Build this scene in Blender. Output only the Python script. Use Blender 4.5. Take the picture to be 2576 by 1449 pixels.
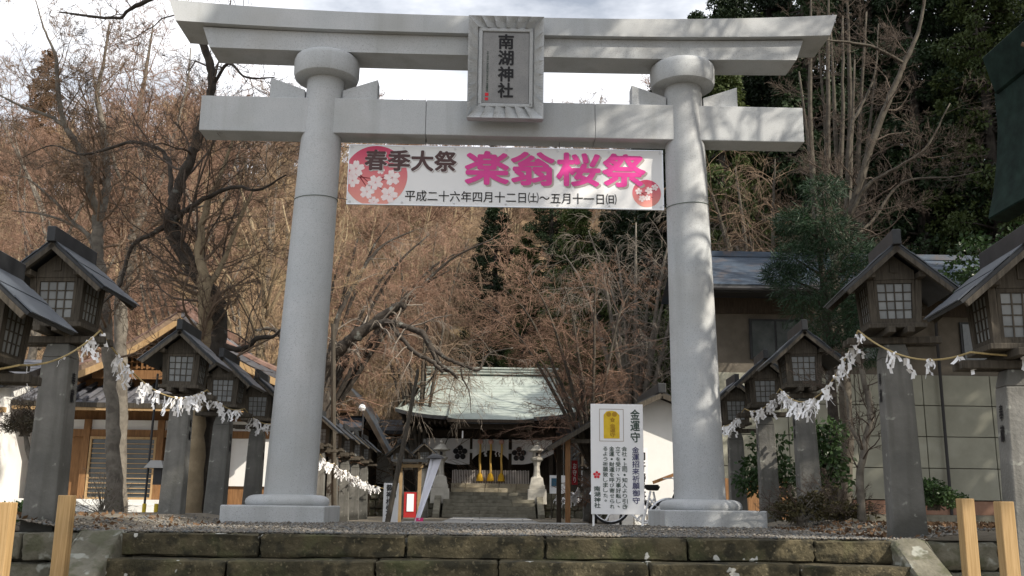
import bpy, bmesh, math, random
import numpy as np
from mathutils import Vector, Matrix

for o in list(bpy.data.objects):
    bpy.data.objects.remove(o)
scene = bpy.context.scene
COL = scene.collection
RAD = math.radians

# ------------------------------------------------------------------ camera
FPX, PITCH, YAW, ROLL = 2447.0, RAD(12.55), RAD(1.328), RAD(0.669)
CAM = Vector((-0.178, -14.769, 0.284))
FW = Vector((math.sin(YAW)*math.cos(PITCH), math.cos(YAW)*math.cos(PITCH), math.sin(PITCH)))
_r = Vector((math.cos(YAW), -math.sin(YAW), 0)); _u = _r.cross(FW)
RT = _r*math.cos(ROLL)+_u*math.sin(ROLL); UP = -_r*math.sin(ROLL)+_u*math.cos(ROLL)
cd = bpy.data.cameras.new('camera'); cam = bpy.data.objects.new('camera', cd); COL.objects.link(cam)
cd.sensor_width = 36; cd.lens = 36*FPX/2576; cd.clip_start = .05; cd.clip_end = 2000
cam.matrix_world = Matrix(((RT.x, UP.x, -FW.x, CAM.x), (RT.y, UP.y, -FW.y, CAM.y), (RT.z, UP.z, -FW.z, CAM.z), (0, 0, 0, 1)))
scene.camera = cam

# ------------------------------------------------------------------ sky, sun, exposure
SUN_AZ, SUN_EL = RAD(124), RAD(35)          # azimuth clockwise from +Y
sd = Vector((math.sin(SUN_AZ)*math.cos(SUN_EL), math.cos(SUN_AZ)*math.cos(SUN_EL), math.sin(SUN_EL)))
w = bpy.data.worlds.new('World'); scene.world = w; w.use_nodes = True
nt = w.node_tree; nt.nodes.clear()
out = nt.nodes.new('ShaderNodeOutputWorld'); bg = nt.nodes.new('ShaderNodeBackground')
sky = nt.nodes.new('ShaderNodeTexSky'); sky.sky_type = 'NISHITA'; sky.sun_disc = False
sky.sun_elevation = SUN_EL; sky.sun_rotation = SUN_AZ; sky.air_density = 1.2; sky.dust_density = 2.2; sky.ozone_density = 1.0
tc = nt.nodes.new('ShaderNodeTexCoord'); ns = nt.nodes.new('ShaderNodeTexNoise')
mp = nt.nodes.new('ShaderNodeMapping'); mp.inputs['Scale'].default_value = (1, 1, 2.6); mp.inputs['Location'].default_value = (.35, 0, .2)
ns.inputs['Scale'].default_value = 2.1; ns.inputs['Detail'].default_value = 7; ns.inputs['Roughness'].default_value = .6
rp = nt.nodes.new('ShaderNodeValToRGB'); rp.color_ramp.elements[0].position = .36; rp.color_ramp.elements[1].position = .58; rp.color_ramp.elements[0].color = (.22, .22, .22, 1)
mx = nt.nodes.new('ShaderNodeMixRGB'); mx.inputs['Color2'].default_value = (15, 15.2, 15.8, 1)
L = nt.links.new
L(tc.outputs['Generated'], mp.inputs['Vector']); L(mp.outputs['Vector'], ns.inputs['Vector']); L(ns.outputs['Fac'], rp.inputs['Fac'])
L(rp.outputs['Color'], mx.inputs['Fac']); L(sky.outputs['Color'], mx.inputs['Color1']); L(mx.outputs['Color'], bg.inputs['Color'])
bg.inputs['Strength'].default_value = .078; L(bg.outputs['Background'], out.inputs['Surface'])
sl = bpy.data.lights.new('sun', 'SUN'); sl.energy = 5.0; sl.angle = RAD(.55); sl.color = (1, .91, .78)
so = bpy.data.objects.new('sun', sl); COL.objects.link(so); so.rotation_euler = sd.to_track_quat('Z', 'Y').to_euler(); so.location = sd*60
vs = scene.view_settings; vs.view_transform = 'Standard'; vs.look = 'None'; vs.exposure = .36; vs.gamma = 1; vs.use_curve_mapping = False
scene.render.engine = 'CYCLES'
scene.cycles.use_denoising = True
scene.cycles.max_bounces = 6; scene.cycles.transparent_max_bounces = 6; scene.cycles.diffuse_bounces = 3
scene.cycles.sample_clamp_indirect = 6

# ------------------------------------------------------------------ helpers
def U(px, py, Y):
    """point of the place at depth Y seen at (px, py) of the 2576-wide photograph"""
    d = FW+RT*((px-1288)/FPX)-UP*((py-724.5)/FPX)
    return CAM+d*((Y-CAM.y)/d.y)

def lin(c):
    return tuple(c)+(1,)

def mat(name, c1, c2=None, scale=6, rough=.85, bump=0, bscale=60, c3=None, c3pos=.72, stretch=(1, 1, 1), spec=.3, lo=.35, hi=.68, metal=0, rnd=0, bdet=4, coord='Object'):
    m = bpy.data.materials.new(name); m.use_nodes = True
    n = m.node_tree.nodes; l = m.node_tree.links; b = n['Principled BSDF']
    b.inputs['Roughness'].default_value = rough; b.inputs['Metallic'].default_value = metal
    b.inputs['Specular IOR Level'].default_value = spec
    b.inputs['Base Color'].default_value = lin(c1)
    tcn = n.new('ShaderNodeTexCoord'); mpn = n.new('ShaderNodeMapping'); mpn.inputs['Scale'].default_value = stretch
    l.new(tcn.outputs[coord], mpn.inputs['Vector'])
    vec = mpn.outputs['Vector']
    col = None
    if c2 is not None:
        t = n.new('ShaderNodeTexNoise'); t.inputs['Scale'].default_value = scale; t.inputs['Detail'].default_value = 7; t.inputs['Roughness'].default_value = .62
        l.new(vec, t.inputs['Vector'])
        r = n.new('ShaderNodeValToRGB'); e = r.color_ramp.elements
        e[0].position = lo; e[0].color = lin(c1); e[1].position = hi; e[1].color = lin(c2)
        if c3 is not None:
            k = r.color_ramp.elements.new(min(.99, c3pos)); k.color = lin(c3)
        l.new(t.outputs['Fac'], r.inputs['Fac']); col = r.outputs['Color']
    if rnd:
        oi = n.new('ShaderNodeObjectInfo'); hs = n.new('ShaderNodeHueSaturation'); mr = n.new('ShaderNodeMapRange')
        mr.inputs['To Min'].default_value = 1-rnd; mr.inputs['To Max'].default_value = 1+rnd
        l.new(oi.outputs['Random'], mr.inputs['Value']); l.new(mr.outputs['Result'], hs.inputs['Value'])
        if col: l.new(col, hs.inputs['Color'])
        else: hs.inputs['Color'].default_value = lin(c1)
        col = hs.outputs['Color']
    if col: l.new(col, b.inputs['Base Color'])
    if bump:
        t2 = n.new('ShaderNodeTexNoise'); t2.inputs['Scale'].default_value = bscale; t2.inputs['Detail'].default_value = bdet
        l.new(vec, t2.inputs['Vector'])
        bn = n.new('ShaderNodeBump'); bn.inputs['Strength'].default_value = bump; bn.inputs['Distance'].default_value = .02
        l.new(t2.outputs['Fac'], bn.inputs['Height']); l.new(bn.outputs['Normal'], b.inputs['Normal'])
    return m

def speck(m, scale, c, lo=.62, hi=.7, fac=1.0):
    """mix a speckle / patch layer with a shape of its own over a material's colour"""
    n = m.node_tree.nodes; l = m.node_tree.links; b = n['Principled BSDF']
    src = b.inputs['Base Color'].links[0].from_socket if b.inputs['Base Color'].links else None
    tcn = n.new('ShaderNodeTexCoord'); t = n.new('ShaderNodeTexNoise'); t.inputs['Scale'].default_value = scale; t.inputs['Detail'].default_value = 3
    l.new(tcn.outputs['Object'], t.inputs['Vector'])
    r = n.new('ShaderNodeValToRGB'); r.color_ramp.elements[0].position = lo; r.color_ramp.elements[1].position = hi
    r.color_ramp.elements[1].color = (fac, fac, fac, 1)
    x = n.new('ShaderNodeMixRGB'); x.inputs['Color2'].default_value = lin(c)
    if src: l.new(src, x.inputs['Color1'])
    else: x.inputs['Color1'].default_value = b.inputs['Base Color'].default_value
    l.new(t.outputs['Fac'], r.inputs['Fac']); l.new(r.outputs['Color'], x.inputs['Fac']); l.new(x.outputs['Color'], b.inputs['Base Color'])
    return m

def streak(m, st, c, lo, hi, fac):
    """rain streaks: a stretched stain layer"""
    speck(m, 1.0, c, lo, hi, fac)
    n = m.node_tree.nodes; l = m.node_tree.links
    t = [x for x in n if x.type == 'TEX_NOISE'][-1]; src = t.inputs['Vector'].links[0].from_socket
    mp_ = n.new('ShaderNodeMapping'); mp_.inputs['Scale'].default_value = st; t.inputs['Detail'].default_value = 6
    l.new(src, mp_.inputs['Vector']); l.new(mp_.outputs['Vector'], t.inputs['Vector'])

def leafmat(name, c1, c2, rough=.6, trans=.25, rnd=.2, scale=.6):
    m = mat(name, c1, c2, scale=scale, rough=rough, rnd=rnd, spec=.25)
    n = m.node_tree.nodes; l = m.node_tree.links; b = n['Principled BSDF']
    src = b.inputs['Base Color'].links[0].from_socket
    tr = n.new('ShaderNodeBsdfTranslucent'); l.new(src, tr.inputs['Color'])
    ms = n.new('ShaderNodeMixShader'); ms.inputs['Fac'].default_value = trans
    l.new(b.outputs['BSDF'], ms.inputs[1]); l.new(tr.outputs['BSDF'], ms.inputs[2])
    l.new(ms.outputs['Shader'], n['Material Output'].inputs['Surface'])
    return m

class MB:
    def __init__(s): s.v = []; s.f = []
    def add(s, vs, fs):
        k = len(s.v); s.v += [tuple(p) for p in vs]; s.f += [tuple(i+k for i in f) for f in fs]; return s
    def box(s, c, d, M=None):
        x, y, z = d[0]/2, d[1]/2, d[2]/2; c = Vector(c)
        vs = [Vector((a*x, b*y, e*z)) for a in (-1, 1) for b in (-1, 1) for e in (-1, 1)]
        if M is not None: vs = [M @ p for p in vs]
        return s.add([c+p for p in vs], [(0, 1, 3, 2), (4, 6, 7, 5), (0, 4, 5, 1), (2, 3, 7, 6), (0, 2, 6, 4), (1, 5, 7, 3)])
    def bb(s, x0, x1, y0, y1, z0, z1): return s.box(((x0+x1)/2, (y0+y1)/2, (z0+z1)/2), (x1-x0, y1-y0, z1-z0))
    def frustum(s, c, z0, z1, a0, a1, b0=None, b1=None):
        b0 = a0 if b0 is None else b0; b1 = a1 if b1 is None else b1
        x, y = c
        vs = [(x-a0, y-b0, z0), (x+a0, y-b0, z0), (x+a0, y+b0, z0), (x-a0, y+b0, z0), (x-a1, y-b1, z1), (x+a1, y-b1, z1), (x+a1, y+b1, z1), (x-a1, y+b1, z1)]
        return s.add(vs, [(3, 2, 1, 0), (4, 5, 6, 7), (0, 1, 5, 4), (1, 2, 6, 5), (2, 3, 7, 6), (3, 0, 4, 7)])
    def prism(s, poly, y0, y1, axis='y'):
        """poly: list of (x,z), extruded along y"""
        n = len(poly)
        if axis == 'y': a = [(p[0], y0, p[1]) for p in poly]; b = [(p[0], y1, p[1]) for p in poly]
        elif axis == 'x': a = [(y0, p[0], p[1]) for p in poly]; b = [(y1, p[0], p[1]) for p in poly]
        else: a = [(p[0], p[1], y0) for p in poly]; b = [(p[0], p[1], y1) for p in poly]
        return s.add(a+b, [tuple(range(n))[::-1], tuple(range(n, 2*n))]+[(i, (i+1) % n, n+(i+1) % n, n+i) for i in range(n)])
    def lathe(s, prof, c=(0, 0, 0), n=24, shear=0):
        """prof: list of (r,z); shear: x shift per z"""
        k = len(prof); vs = []
        for r, z in prof:
            for i in range(n):
                a = 2*math.pi*i/n; vs.append((c[0]+r*math.cos(a)+shear*z, c[1]+r*math.sin(a), c[2]+z))
        fs = [(j*n+i, j*n+(i+1) % n, (j+1)*n+(i+1) % n, (j+1)*n+i) for j in range(k-1) for i in range(n)]
        fs += [tuple(range(n))[::-1], tuple((k-1)*n+i for i in range(n))]
        return s.add(vs, fs)
    def tube(s, pts, rad, n=6, cap=True):
        pts = [Vector(p) for p in pts]; m = len(pts)
        if not hasattr(rad, '__len__'): rad = [rad]*m
        vs = []; u = None
        for i, p in enumerate(pts):
            t = (pts[min(i+1, m-1)]-pts[max(i-1, 0)]).normalized()
            if u is None: u = t.orthogonal().normalized()
            else:
                u = u-t*u.dot(t); u = u.normalized() if u.length > 1e-6 else t.orthogonal().normalized()
            b = t.cross(u)
            for k in range(n):
                a = 2*math.pi*k/n; vs.append(p+(u*math.cos(a)+b*math.sin(a))*rad[i])
        fs = [(j*n+i, j*n+(i+1) % n, (j+1)*n+(i+1) % n, (j+1)*n+i) for j in range(m-1) for i in range(n)]
        if cap: fs += [tuple(range(n))[::-1], tuple((m-1)*n+i for i in range(n))]
        return s.add(vs, fs)
    def bar(s, p0, p1, w, h, up=(0, 0, 1)):
        p0, p1 = Vector(p0), Vector(p1); t = (p1-p0).normalized(); up = Vector(up)
        sx = t.cross(up).normalized(); uu = sx.cross(t)
        vs = [p+sx*(a*w/2)+uu*(b*h/2) for p in (p0, p1) for a, b in ((-1, -1), (1, -1), (1, 1), (-1, 1))]
        return s.add(vs, [(3, 2, 1, 0), (4, 5, 6, 7), (0, 1, 5, 4), (1, 2, 6, 5), (2, 3, 7, 6), (3, 0, 4, 7)])
    def mesh(s, name='mesh', bevel=0, seg=2, smooth=False, jitter=0, seed=0, cuts=0):
        me = bpy.data.meshes.new(name); me.from_pydata(s.v, [], s.f)
        bm = bmesh.new(); bm.from_mesh(me)
        bmesh.ops.recalc_face_normals(bm, faces=bm.faces)
        if bevel: bmesh.ops.bevel(bm, geom=bm.edges[:], offset=bevel, segments=seg, profile=.5, affect='EDGES', clamp_overlap=True)
        if cuts: bmesh.ops.subdivide_edges(bm, edges=[e for e in bm.edges if e.calc_length() > .12], cuts=cuts, use_grid_fill=True)
        if jitter:
            rr = random.Random(seed)
            for v in bm.verts: v.co += Vector((rr.uniform(-1, 1), rr.uniform(-1, 1), rr.uniform(-1, 1)))*jitter
        bm.to_mesh(me); bm.free()
        if smooth:
            me.polygons.foreach_set('use_smooth', [True]*len(me.polygons))
            if smooth != 'all': me.set_sharp_from_angle(angle=RAD(38))
        return me
    def build(s, name, m, parent=None, **k):
        me = s.mesh(name, **k)
        o = link(name, me, m, parent)
        if parent is not None:
            off = origin(parent)
            if off.length > 0: me.transform(Matrix.Translation(-off))
        return o

def origin(p):
    v = Vector((0, 0, 0))
    while p is not None: v += p.location; p = p.parent
    return v

def link(name, me, m=None, parent=None):
    o = bpy.data.objects.new(name, me); COL.objects.link(o)
    if m is not None and not me.materials: me.materials.append(m)
    if parent is not None: o.parent = parent
    return o

def tag(o, label=None, cat=None, group=None, kind=None):
    if label: o['label'] = label
    if cat: o['category'] = cat
    if group: o['group'] = group
    if kind: o['kind'] = kind
    return o

def thing(name, label, cat, loc=(0, 0, 0), group=None):
    o = bpy.data.objects.new(name, None); COL.objects.link(o); o.location = loc; o.empty_display_size = .2
    return tag(o, label, cat, group)

def copy_tree(o, parent=None):
    c = o.copy(); COL.objects.link(c)
    if parent is not None: c.parent = parent
    for ch in list(o.children): copy_tree(ch, c)
    return c

def npmesh(name, V, F, m, parent=None, smooth=False):
    """fast mesh of equal-sized faces from numpy arrays"""
    me = bpy.data.meshes.new(name); V = np.asarray(V, np.float32); F = np.asarray(F, np.int32); k = F.shape[1]
    me.vertices.add(len(V)); me.vertices.foreach_set('co', V.ravel())
    me.loops.add(F.size); me.loops.foreach_set('vertex_index', F.ravel())
    me.polygons.add(len(F)); me.polygons.foreach_set('loop_start', np.arange(0, F.size, k, dtype=np.int32)); me.polygons.foreach_set('loop_total', np.full(len(F), k, np.int32))
    if smooth: me.polygons.foreach_set('use_smooth', np.ones(len(F), bool))
    me.update(calc_edges=True)
    o = link(name, me, m, parent)
    if parent is not None:
        off = origin(parent)
        if off.length > 0: me.transform(Matrix.Translation(-off))
    return o

def text(s, m, parent, o, xv, yv, w, h, bold=0, name='lettering', vertical=False, depth=.002, fit=True, gap=1.0):
    """printed lettering fitted into a w x h box whose lower-left corner is o"""
    c = bpy.data.curves.new('t', 'FONT'); c.body = '\n'.join(s) if vertical else s
    c.size = 1; c.offset = 0; c.extrude = 0; c.resolution_u = 3
    if vertical: c.space_line = gap; c.align_x = 'CENTER'
    ob = bpy.data.objects.new('t', c); COL.objects.link(ob); bpy.context.view_layer.update()
    me = bpy.data.meshes.new_from_object(ob.evaluated_get(bpy.context.evaluated_depsgraph_get()))
    bpy.data.objects.remove(ob); bpy.data.curves.remove(c)
    n = len(me.vertices); a = np.empty(n*3, np.float32); me.vertices.foreach_get('co', a); a = a.reshape(-1, 3)
    mn, mxx = a.min(0), a.max(0); sz = np.maximum(mxx-mn, 1e-6)
    q = (a-mn)/sz
    xv = Vector(xv); yv = Vector(yv); nv = xv.cross(yv).normalized()
    off = origin(parent)
    P = np.array(o)-np.array(off)+np.outer(q[:, 0]*w, np.array(xv))+np.outer(q[:, 1]*h, np.array(yv))+np.array(nv)*depth
    if bold:
        fs = [tuple(p.vertices) for p in me.polygons]; VV, FF = [], []
        ux = w/sz[0] if not vertical else h/sz[1]*.9; b_ = bold*min(w/sz[0], h/sz[1])
        dirs = [(0, 0)]+[(math.cos(t), math.sin(t)) for t in np.linspace(0, 2*math.pi, 9)[:-1]]
        for k_, (dx, dy) in enumerate(dirs):
            VV.append(P+np.array(xv)*dx*b_+np.array(yv)*dy*b_+np.array(nv)*k_*.0003); FF += [tuple(i+k_*n for i in f) for f in fs]
        m2 = bpy.data.meshes.new(name); m2.from_pydata(np.concatenate(VV).tolist(), [], FF); bpy.data.meshes.remove(me); me = m2
    else:
        me.vertices.foreach_set('co', P.astype(np.float32).ravel()); me.update()
    return link(name, me, m, parent)

def disc(cx, cy, r, n=28, sx=1, rot=0):
    return [(cx+r*math.cos(2*math.pi*i/n+rot)*sx, cy+r*math.sin(2*math.pi*i/n+rot)) for i in range(n)]

def clip(poly, x0, x1, y0, y1):
    def half(p, f, inter):
        o = []
        for i in range(len(p)):
            a, b = p[i], p[(i+1) % len(p)]
            if f(a): o.append(a)
            if f(a) != f(b): o.append(inter(a, b))
        return o
    ix = lambda X: (lambda a, b: (X, a[1]+(b[1]-a[1])*(X-a[0])/(b[0]-a[0])))
    iy = lambda Y: (lambda a, b: (a[0]+(b[0]-a[0])*(Y-a[1])/(b[1]-a[1]), Y))
    for f, i in ((lambda p: p[0] >= x0, ix(x0)), (lambda p: p[0] <= x1, ix(x1)), (lambda p: p[1] >= y0, iy(y0)), (lambda p: p[1] <= y1, iy(y1))):
        poly = half(poly, f, i)
    return poly

def decal(polys, m, parent, o, xv, yv, name, depth=.003):
    """flat print: list of 2-D polygons on a panel"""
    xv = Vector(xv); yv = Vector(yv); nv = xv.cross(yv).normalized(); o = Vector(o); b = MB()
    for p in polys:
        b.add([o+xv*x+yv*y+nv*depth for x, y in p], [tuple(range(len(p)))])
    me = bpy.data.meshes.new(name); me.from_pydata(b.v, [], b.f); me.transform(Matrix.Translation(-origin(parent)))
    return link(name, me, m, parent)
# ------------------------------------------------------------------ materials
granite = mat('granite', (.43, .455, .47), (.50, .515, .525), scale=1.1, rough=.75, bump=.12, bscale=120)
speck(granite, 95, (.22, .22, .23), .56, .66, .75); speck(granite, .8, (.33, .33, .31), .5, .72, .5); streak(granite, (3.5, 3.5, .22), (.27, .275, .265), .52, .74, .45)
granite_joint = mat('granite_joint', (.12, .12, .12))
lstone = mat('weathered_stone', (.12, .12, .112), (.21, .205, .19), scale=2.2, rough=.9, bump=.35, bscale=35, rnd=.16)
speck(lstone, 1.1, (.06, .06, .053), .46, .58, .85); streak(lstone, (7, 7, .5), (.085, .085, .075), .5, .66, .6); speck(lstone, 9, (.36, .37, .33), .66, .72, .6)
wood_dark = mat('weathered_wood', (.042, .036, .028), (.095, .082, .064), scale=5, stretch=(9, 9, .8), rough=.85, bump=.2, bscale=20, rnd=.2)
wood_black = mat('dark_wood', (.035, .027, .02), (.07, .053, .038), scale=5, stretch=(6, 6, .8), rough=.8)
wood_brown = mat('brown_wood', (.17, .085, .035), (.28, .15, .065), scale=4, stretch=(6, 6, .7), rough=.7)
wood_new = mat('new_lumber', (.31, .20, .085), (.45, .305, .15), scale=3.5, stretch=(26, 26, .9), rough=.65, bump=.1)
paper_pane = mat('paper_pane', (.17, .18, .18), (.25, .26, .26), scale=4, rough=.6, rnd=.2)
roof_slate = mat('grey_metal_roof', (.035, .045, .06), (.07, .082, .10), scale=3, rough=.42, spec=.5, bump=.1, bscale=14)
roof_dark = mat('dark_roof_trim', (.018, .02, .022), (.035, .037, .04), scale=6, rough=.5)
copper = mat('verdigris_copper', (.30, .345, .315), (.39, .43, .40), scale=1.2, rough=.6, stretch=(1, 1, 1)); speck(copper, 3, (.24, .275, .255), .55, .75, .6)
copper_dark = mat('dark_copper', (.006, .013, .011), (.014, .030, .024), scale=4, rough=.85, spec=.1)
plaster = mat('white_plaster', (.72, .72, .70), (.80, .80, .78), scale=1.5, rough=.9); speck(plaster, 1.0, (.55, .55, .53), .55, .8, .5)
white_paint = mat('white_sign_paint', (.78, .79, .80), (.82, .82, .82), scale=2, rough=.45)
ink = mat('black_ink', (.012, .012, .014), rough=.6)
wood_new_stain = streak(wood_new, (14, 14, .35), (.20, .115, .045), .54, .70, .7)
ink_blue = mat('navy_ink', (.035, .035, .12), rough=.6)
ink_green = mat('dark_green_ink', (.03, .06, .045), rough=.6)
brown_ink = mat('dark_brown_ink', (.085, .045, .045), rough=.5)
pink_ink = mat('pink_ink', (.72, .06, .32), rough=.4)
shadow_ink = mat('grey_brown_ink', (.42, .36, .34), rough=.5)
red_ink = mat('red_ink', (.62, .02, .035), rough=.5)
gold = mat('gold_print', (.62, .40, .015), (.75, .52, .03), scale=9, rough=.5)
gold_dark = mat('dark_gold_print', (.40, .22, .01), rough=.5)
paper = mat('white_paper', (.80, .80, .82), (.86, .86, .86), scale=3, rough=.8, coord='Object')
rope_m = mat('straw_rope', (.33, .25, .11), (.46, .36, .18), scale=60, rough=.9, bump=.4, bscale=120)
iron = mat('dark_iron', (.03, .03, .032), rough=.5)
steel = mat('bright_steel', (.62, .63, .65), rough=.3, metal=.9)
rubber = mat('black_rubber', (.015, .015, .016), rough=.7)
step_stone = mat('mossy_step_stone', (.038, .034, .020), (.105, .088, .052), scale=3.6, rough=.95, bump=.9, bscale=26, bdet=8, rnd=.14)
speck(step_stone, 6, (.028, .026, .017), .50, .60, .9); speck(step_stone, 2.1, (.085, .095, .04), .55, .7, .55); speck(step_stone, 30, (.17, .145, .09), .6, .68, .6); speck(step_stone, 4.3, (.50, .50, .46), .69, .70, .9)
rough_stone = mat('rough_lichen_stone', (.10, .095, .07), (.20, .19, .15), scale=4, rough=.95, bump=1, bscale=18, bdet=8)
speck(rough_stone, 5, (.34, .35, .31), .6, .66, .8); speck(rough_stone, 6, (.07, .075, .04), .5, .6, .6)

# ------------------------------------------------------------------ ground
def gz(x, y):
    if y < .8: base = 0
    else:
        t = min(1, (y-.8)/3.2); base = -.28*t*t*(3-2*t)
    if abs(x) > 3.9 and y < 1: base += .10*min(1, (abs(x)-3.9)/.6)
    return base
grd = mat('gravel_ground', (.14, .12, .09), (.24, .21, .165), scale=9, rough=.95, bump=.8, bscale=90, bdet=6)
speck(grd, 45, (.10, .09, .075), .5, .6, .7); speck(grd, 1.2, (.22, .20, .15), .5, .7, .6)
b = MB(); xs = np.concatenate([np.linspace(-60, -8, 14), np.linspace(-7.5, 7.5, 46), np.linspace(8, 60, 14)]); ys = np.concatenate([np.linspace(-5.35, 6, 40), np.linspace(7, 48, 24)])
rr = random.Random(3)
vs = [(x, y, gz(x, y)-.004+(rr.uniform(-.012, .012) if y > -5.3 else 0)) for y in ys for x in xs]; n = len(xs)
b.add(vs, [(j*n+i, j*n+i+1, (j+1)*n+i+1, (j+1)*n+i) for j in range(len(ys)-1) for i in range(n-1)])
tag(b.build('ground', grd, smooth='all'), kind='structure')
tag(MB().bb(-400, 400, -300, -5.6, -1.6, -1.45).build('lower_ground', grd), kind='structure')

# the paved approach to the hall: single flagstones
path = tag(MB().bb(-1.62, 1.58, .9, 26.9, -.40, -.271).build('path', mat('path_bed', (.16, .155, .14), (.22, .21, .19), scale=8, rough=.95)), kind='structure')
flag = mat('flagstone', (.26, .26, .25), (.36, .355, .34), scale=3, rough=.85, rnd=.22)
rr = random.Random(5); y = 1.0
while y < 26.6:
    dy = rr.uniform(.75, 1.05)
    x = -1.55
    while x < 1.4:
        dx = min(rr.choice((.78, .9, 1.1)), 1.5-x)
        if dx > .25:
            z0 = gz(0, y+dy/2)
            MB().bb(x+.012, x+dx-.012, y+.012, y+dy-.012, z0-.1, z0+.02+rr.uniform(0, .012)).build('flagstone', flag, path, bevel=.008, seg=1)
        x += dx
    y += dy

# ------------------------------------------------------------------ front stairs: single stone blocks
st = thing('stone_stairs', 'broad flight of mossy stone block steps across the bottom of the picture', 'stairs', (0, -5.6, -1.45))
rr = random.Random(11)
EDGE = -5.6; RIS = .207; TR = .34
rows = [[285, 654, 1022, 1372, 1730, 2046, 2322], [252, 569, 945, 1255, 1632, 2012, 2328]]
for k in range(7):
    z1 = -k*RIS; z0 = z1-RIS; y0 = EDGE-k*TR
    if k < 2: xsn = [U(p, 1340+55*k, y0).x for p in rows[k]]
    else:
        xsn = [-3.42]; 
        while xsn[-1] < 3.0: xsn.append(xsn[-1]+rr.uniform(1.1, 1.6))
        xsn[-1] = 3.5
    for a, c in zip(xsn[:-1], xsn[1:]):
        q = MB().bb(a+.009, c-.009, y0+rr.uniform(-.012, .012), y0+TR+.12, z0+.004, z1-rr.uniform(0, .012))
        q.build('stone_block', step_stone, st, bevel=.014, seg=1, cuts=4, jitter=.009, seed=rr.randint(0, 999), smooth=True)
MB().bb(-3.4, 3.5, EDGE+.12, EDGE+1.0, -1.45, -.03).build('rubble_core', rough_stone, st)
# sloping side slabs
for s, x0, x1, lab in ((-1, -3.86, -3.46, ''), (1, 3.56, 3.90, '')):
    q = MB(); e = EDGE
    q.prism([(e+.35, -.02), (e+.02, .015), (e-2.25, -1.36), (e-2.25, -1.45), (e+.35, -1.45)], x0, x1, 'x')
    q.build('side_slab', rough_stone, st, bevel=.03, seg=2, cuts=5, jitter=.014, seed=s+3, smooth=True)
# retaining walls left and right of the stairs
for s, lab in ((-1, 'low rough stone retaining wall left of the steps'), (1, 'low rough stone retaining wall right of the steps')):
    wl = thing('retaining_wall', lab, 'wall', (s*6, EDGE, -1.45))
    for row, (za, zb) in enumerate(((-.02, -.27), (-.285, -.56), (-.575, -.86), (-.875, -1.15), (-1.16, -1.45))):
        x = 3.95+.2*(row % 2)
        if s < 0: x = 3.9+.2*(row % 2)
        while x < 9:
            dx = rr.uniform(.5, .95)
            xa, xb = sorted((s*x, s*(x+dx-.02)))
            MB().bb(xa, xb, EDGE+.12+row*.02+rr.uniform(-.03, .03), EDGE+.75, zb+.012, za).build('wall_stone', rough_stone, wl, bevel=.035, seg=2, cuts=2, jitter=.012, seed=rr.randint(0, 999), smooth=True)
            x += dx
    xa, xb = sorted((s*3.95, s*9)); MB().bb(xa, xb, EDGE+.35, EDGE+1, -1.45, -.06).build('rubble_core', rough_stone, wl)

# ------------------------------------------------------------------ the torii
to = thing('stone_torii', 'tall pale granite torii gate framing the approach', 'torii gate', (0, 0, 0))
cordm = mat('green_cord', (.12, .15, .13))
for s, x, LEAN, pcx in ((-1, -3.09, .0285, -3.17), (1, 3.01, .0130, 3.07)):
    sh = -s*LEAN
    MB().bb(pcx-.73, pcx+.73, -.74, .74, -.15, .235).build('plinth', granite, to, bevel=.02)
    MB().lathe([(.585, .235), (.605, .255), (.612, .29), (.598, .33), (.56, .362), (.50, .382), (.40, .39)], (x-.02*(s < 0), 0, 0), 40).build('base_cushion', granite, to, smooth=True)
    prof = [(.382, .385), (.378, .8)]
    for i in range(1, 12): z = .8+i*(5.78-.8)/11; prof.append((.378-(.378-.322)*i/11, z))
    prof += [(.322, 5.82), (.318, 5.94), (.306, 6.02), (.300, 7.0), (.298, 7.08)]
    MB().lathe(prof, (x, 0, 0), 40, shear=sh).build('pillar', granite, to, smooth=True)
    xr = x+sh*7
    MB().lathe([(.30, 6.94), (.46, 6.945), (.503, 6.975), (.522, 7.04), (.525, 7.24), (.512, 7.30), (.485, 7.328), (.45, 7.335)], (xr, 0, 0), 40).build('pillar_ring', granite, to, smooth=True)
    rx = x+sh*4.95
    MB().tube([(rx+.338*math.cos(a), .338*math.sin(a), 4.93+.02*math.sin(a+1)) for a in np.linspace(0, 2*math.pi, 30)], .006, 5).build('tie_cord', cordm, to, smooth=True)
    for q in (-1, 1):
        xi = x+sh*6.7+q*.30; xo = x+sh*6.7+q*.86
        MB().prism([(xi, 6.587), (xo, 6.587), (xo, 6.95), (xi, 6.75)], -.13, .13).build('wedge', granite, to, bevel=.008, seg=1)
# tie beam (nuki) in its stones
z0, z1 = 5.99, 6.58
cuts = [-4.81, -3.0, -1.24, 1.46, 3.0, 4.81]
for a, c in ((-4.81, -1.245), (-1.24, 1.455), (1.46, 4.81)):
    MB().bb(a, c, -.22, .22, z0, z1).build('tie_beam', granite, to, bevel=.012)
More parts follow.
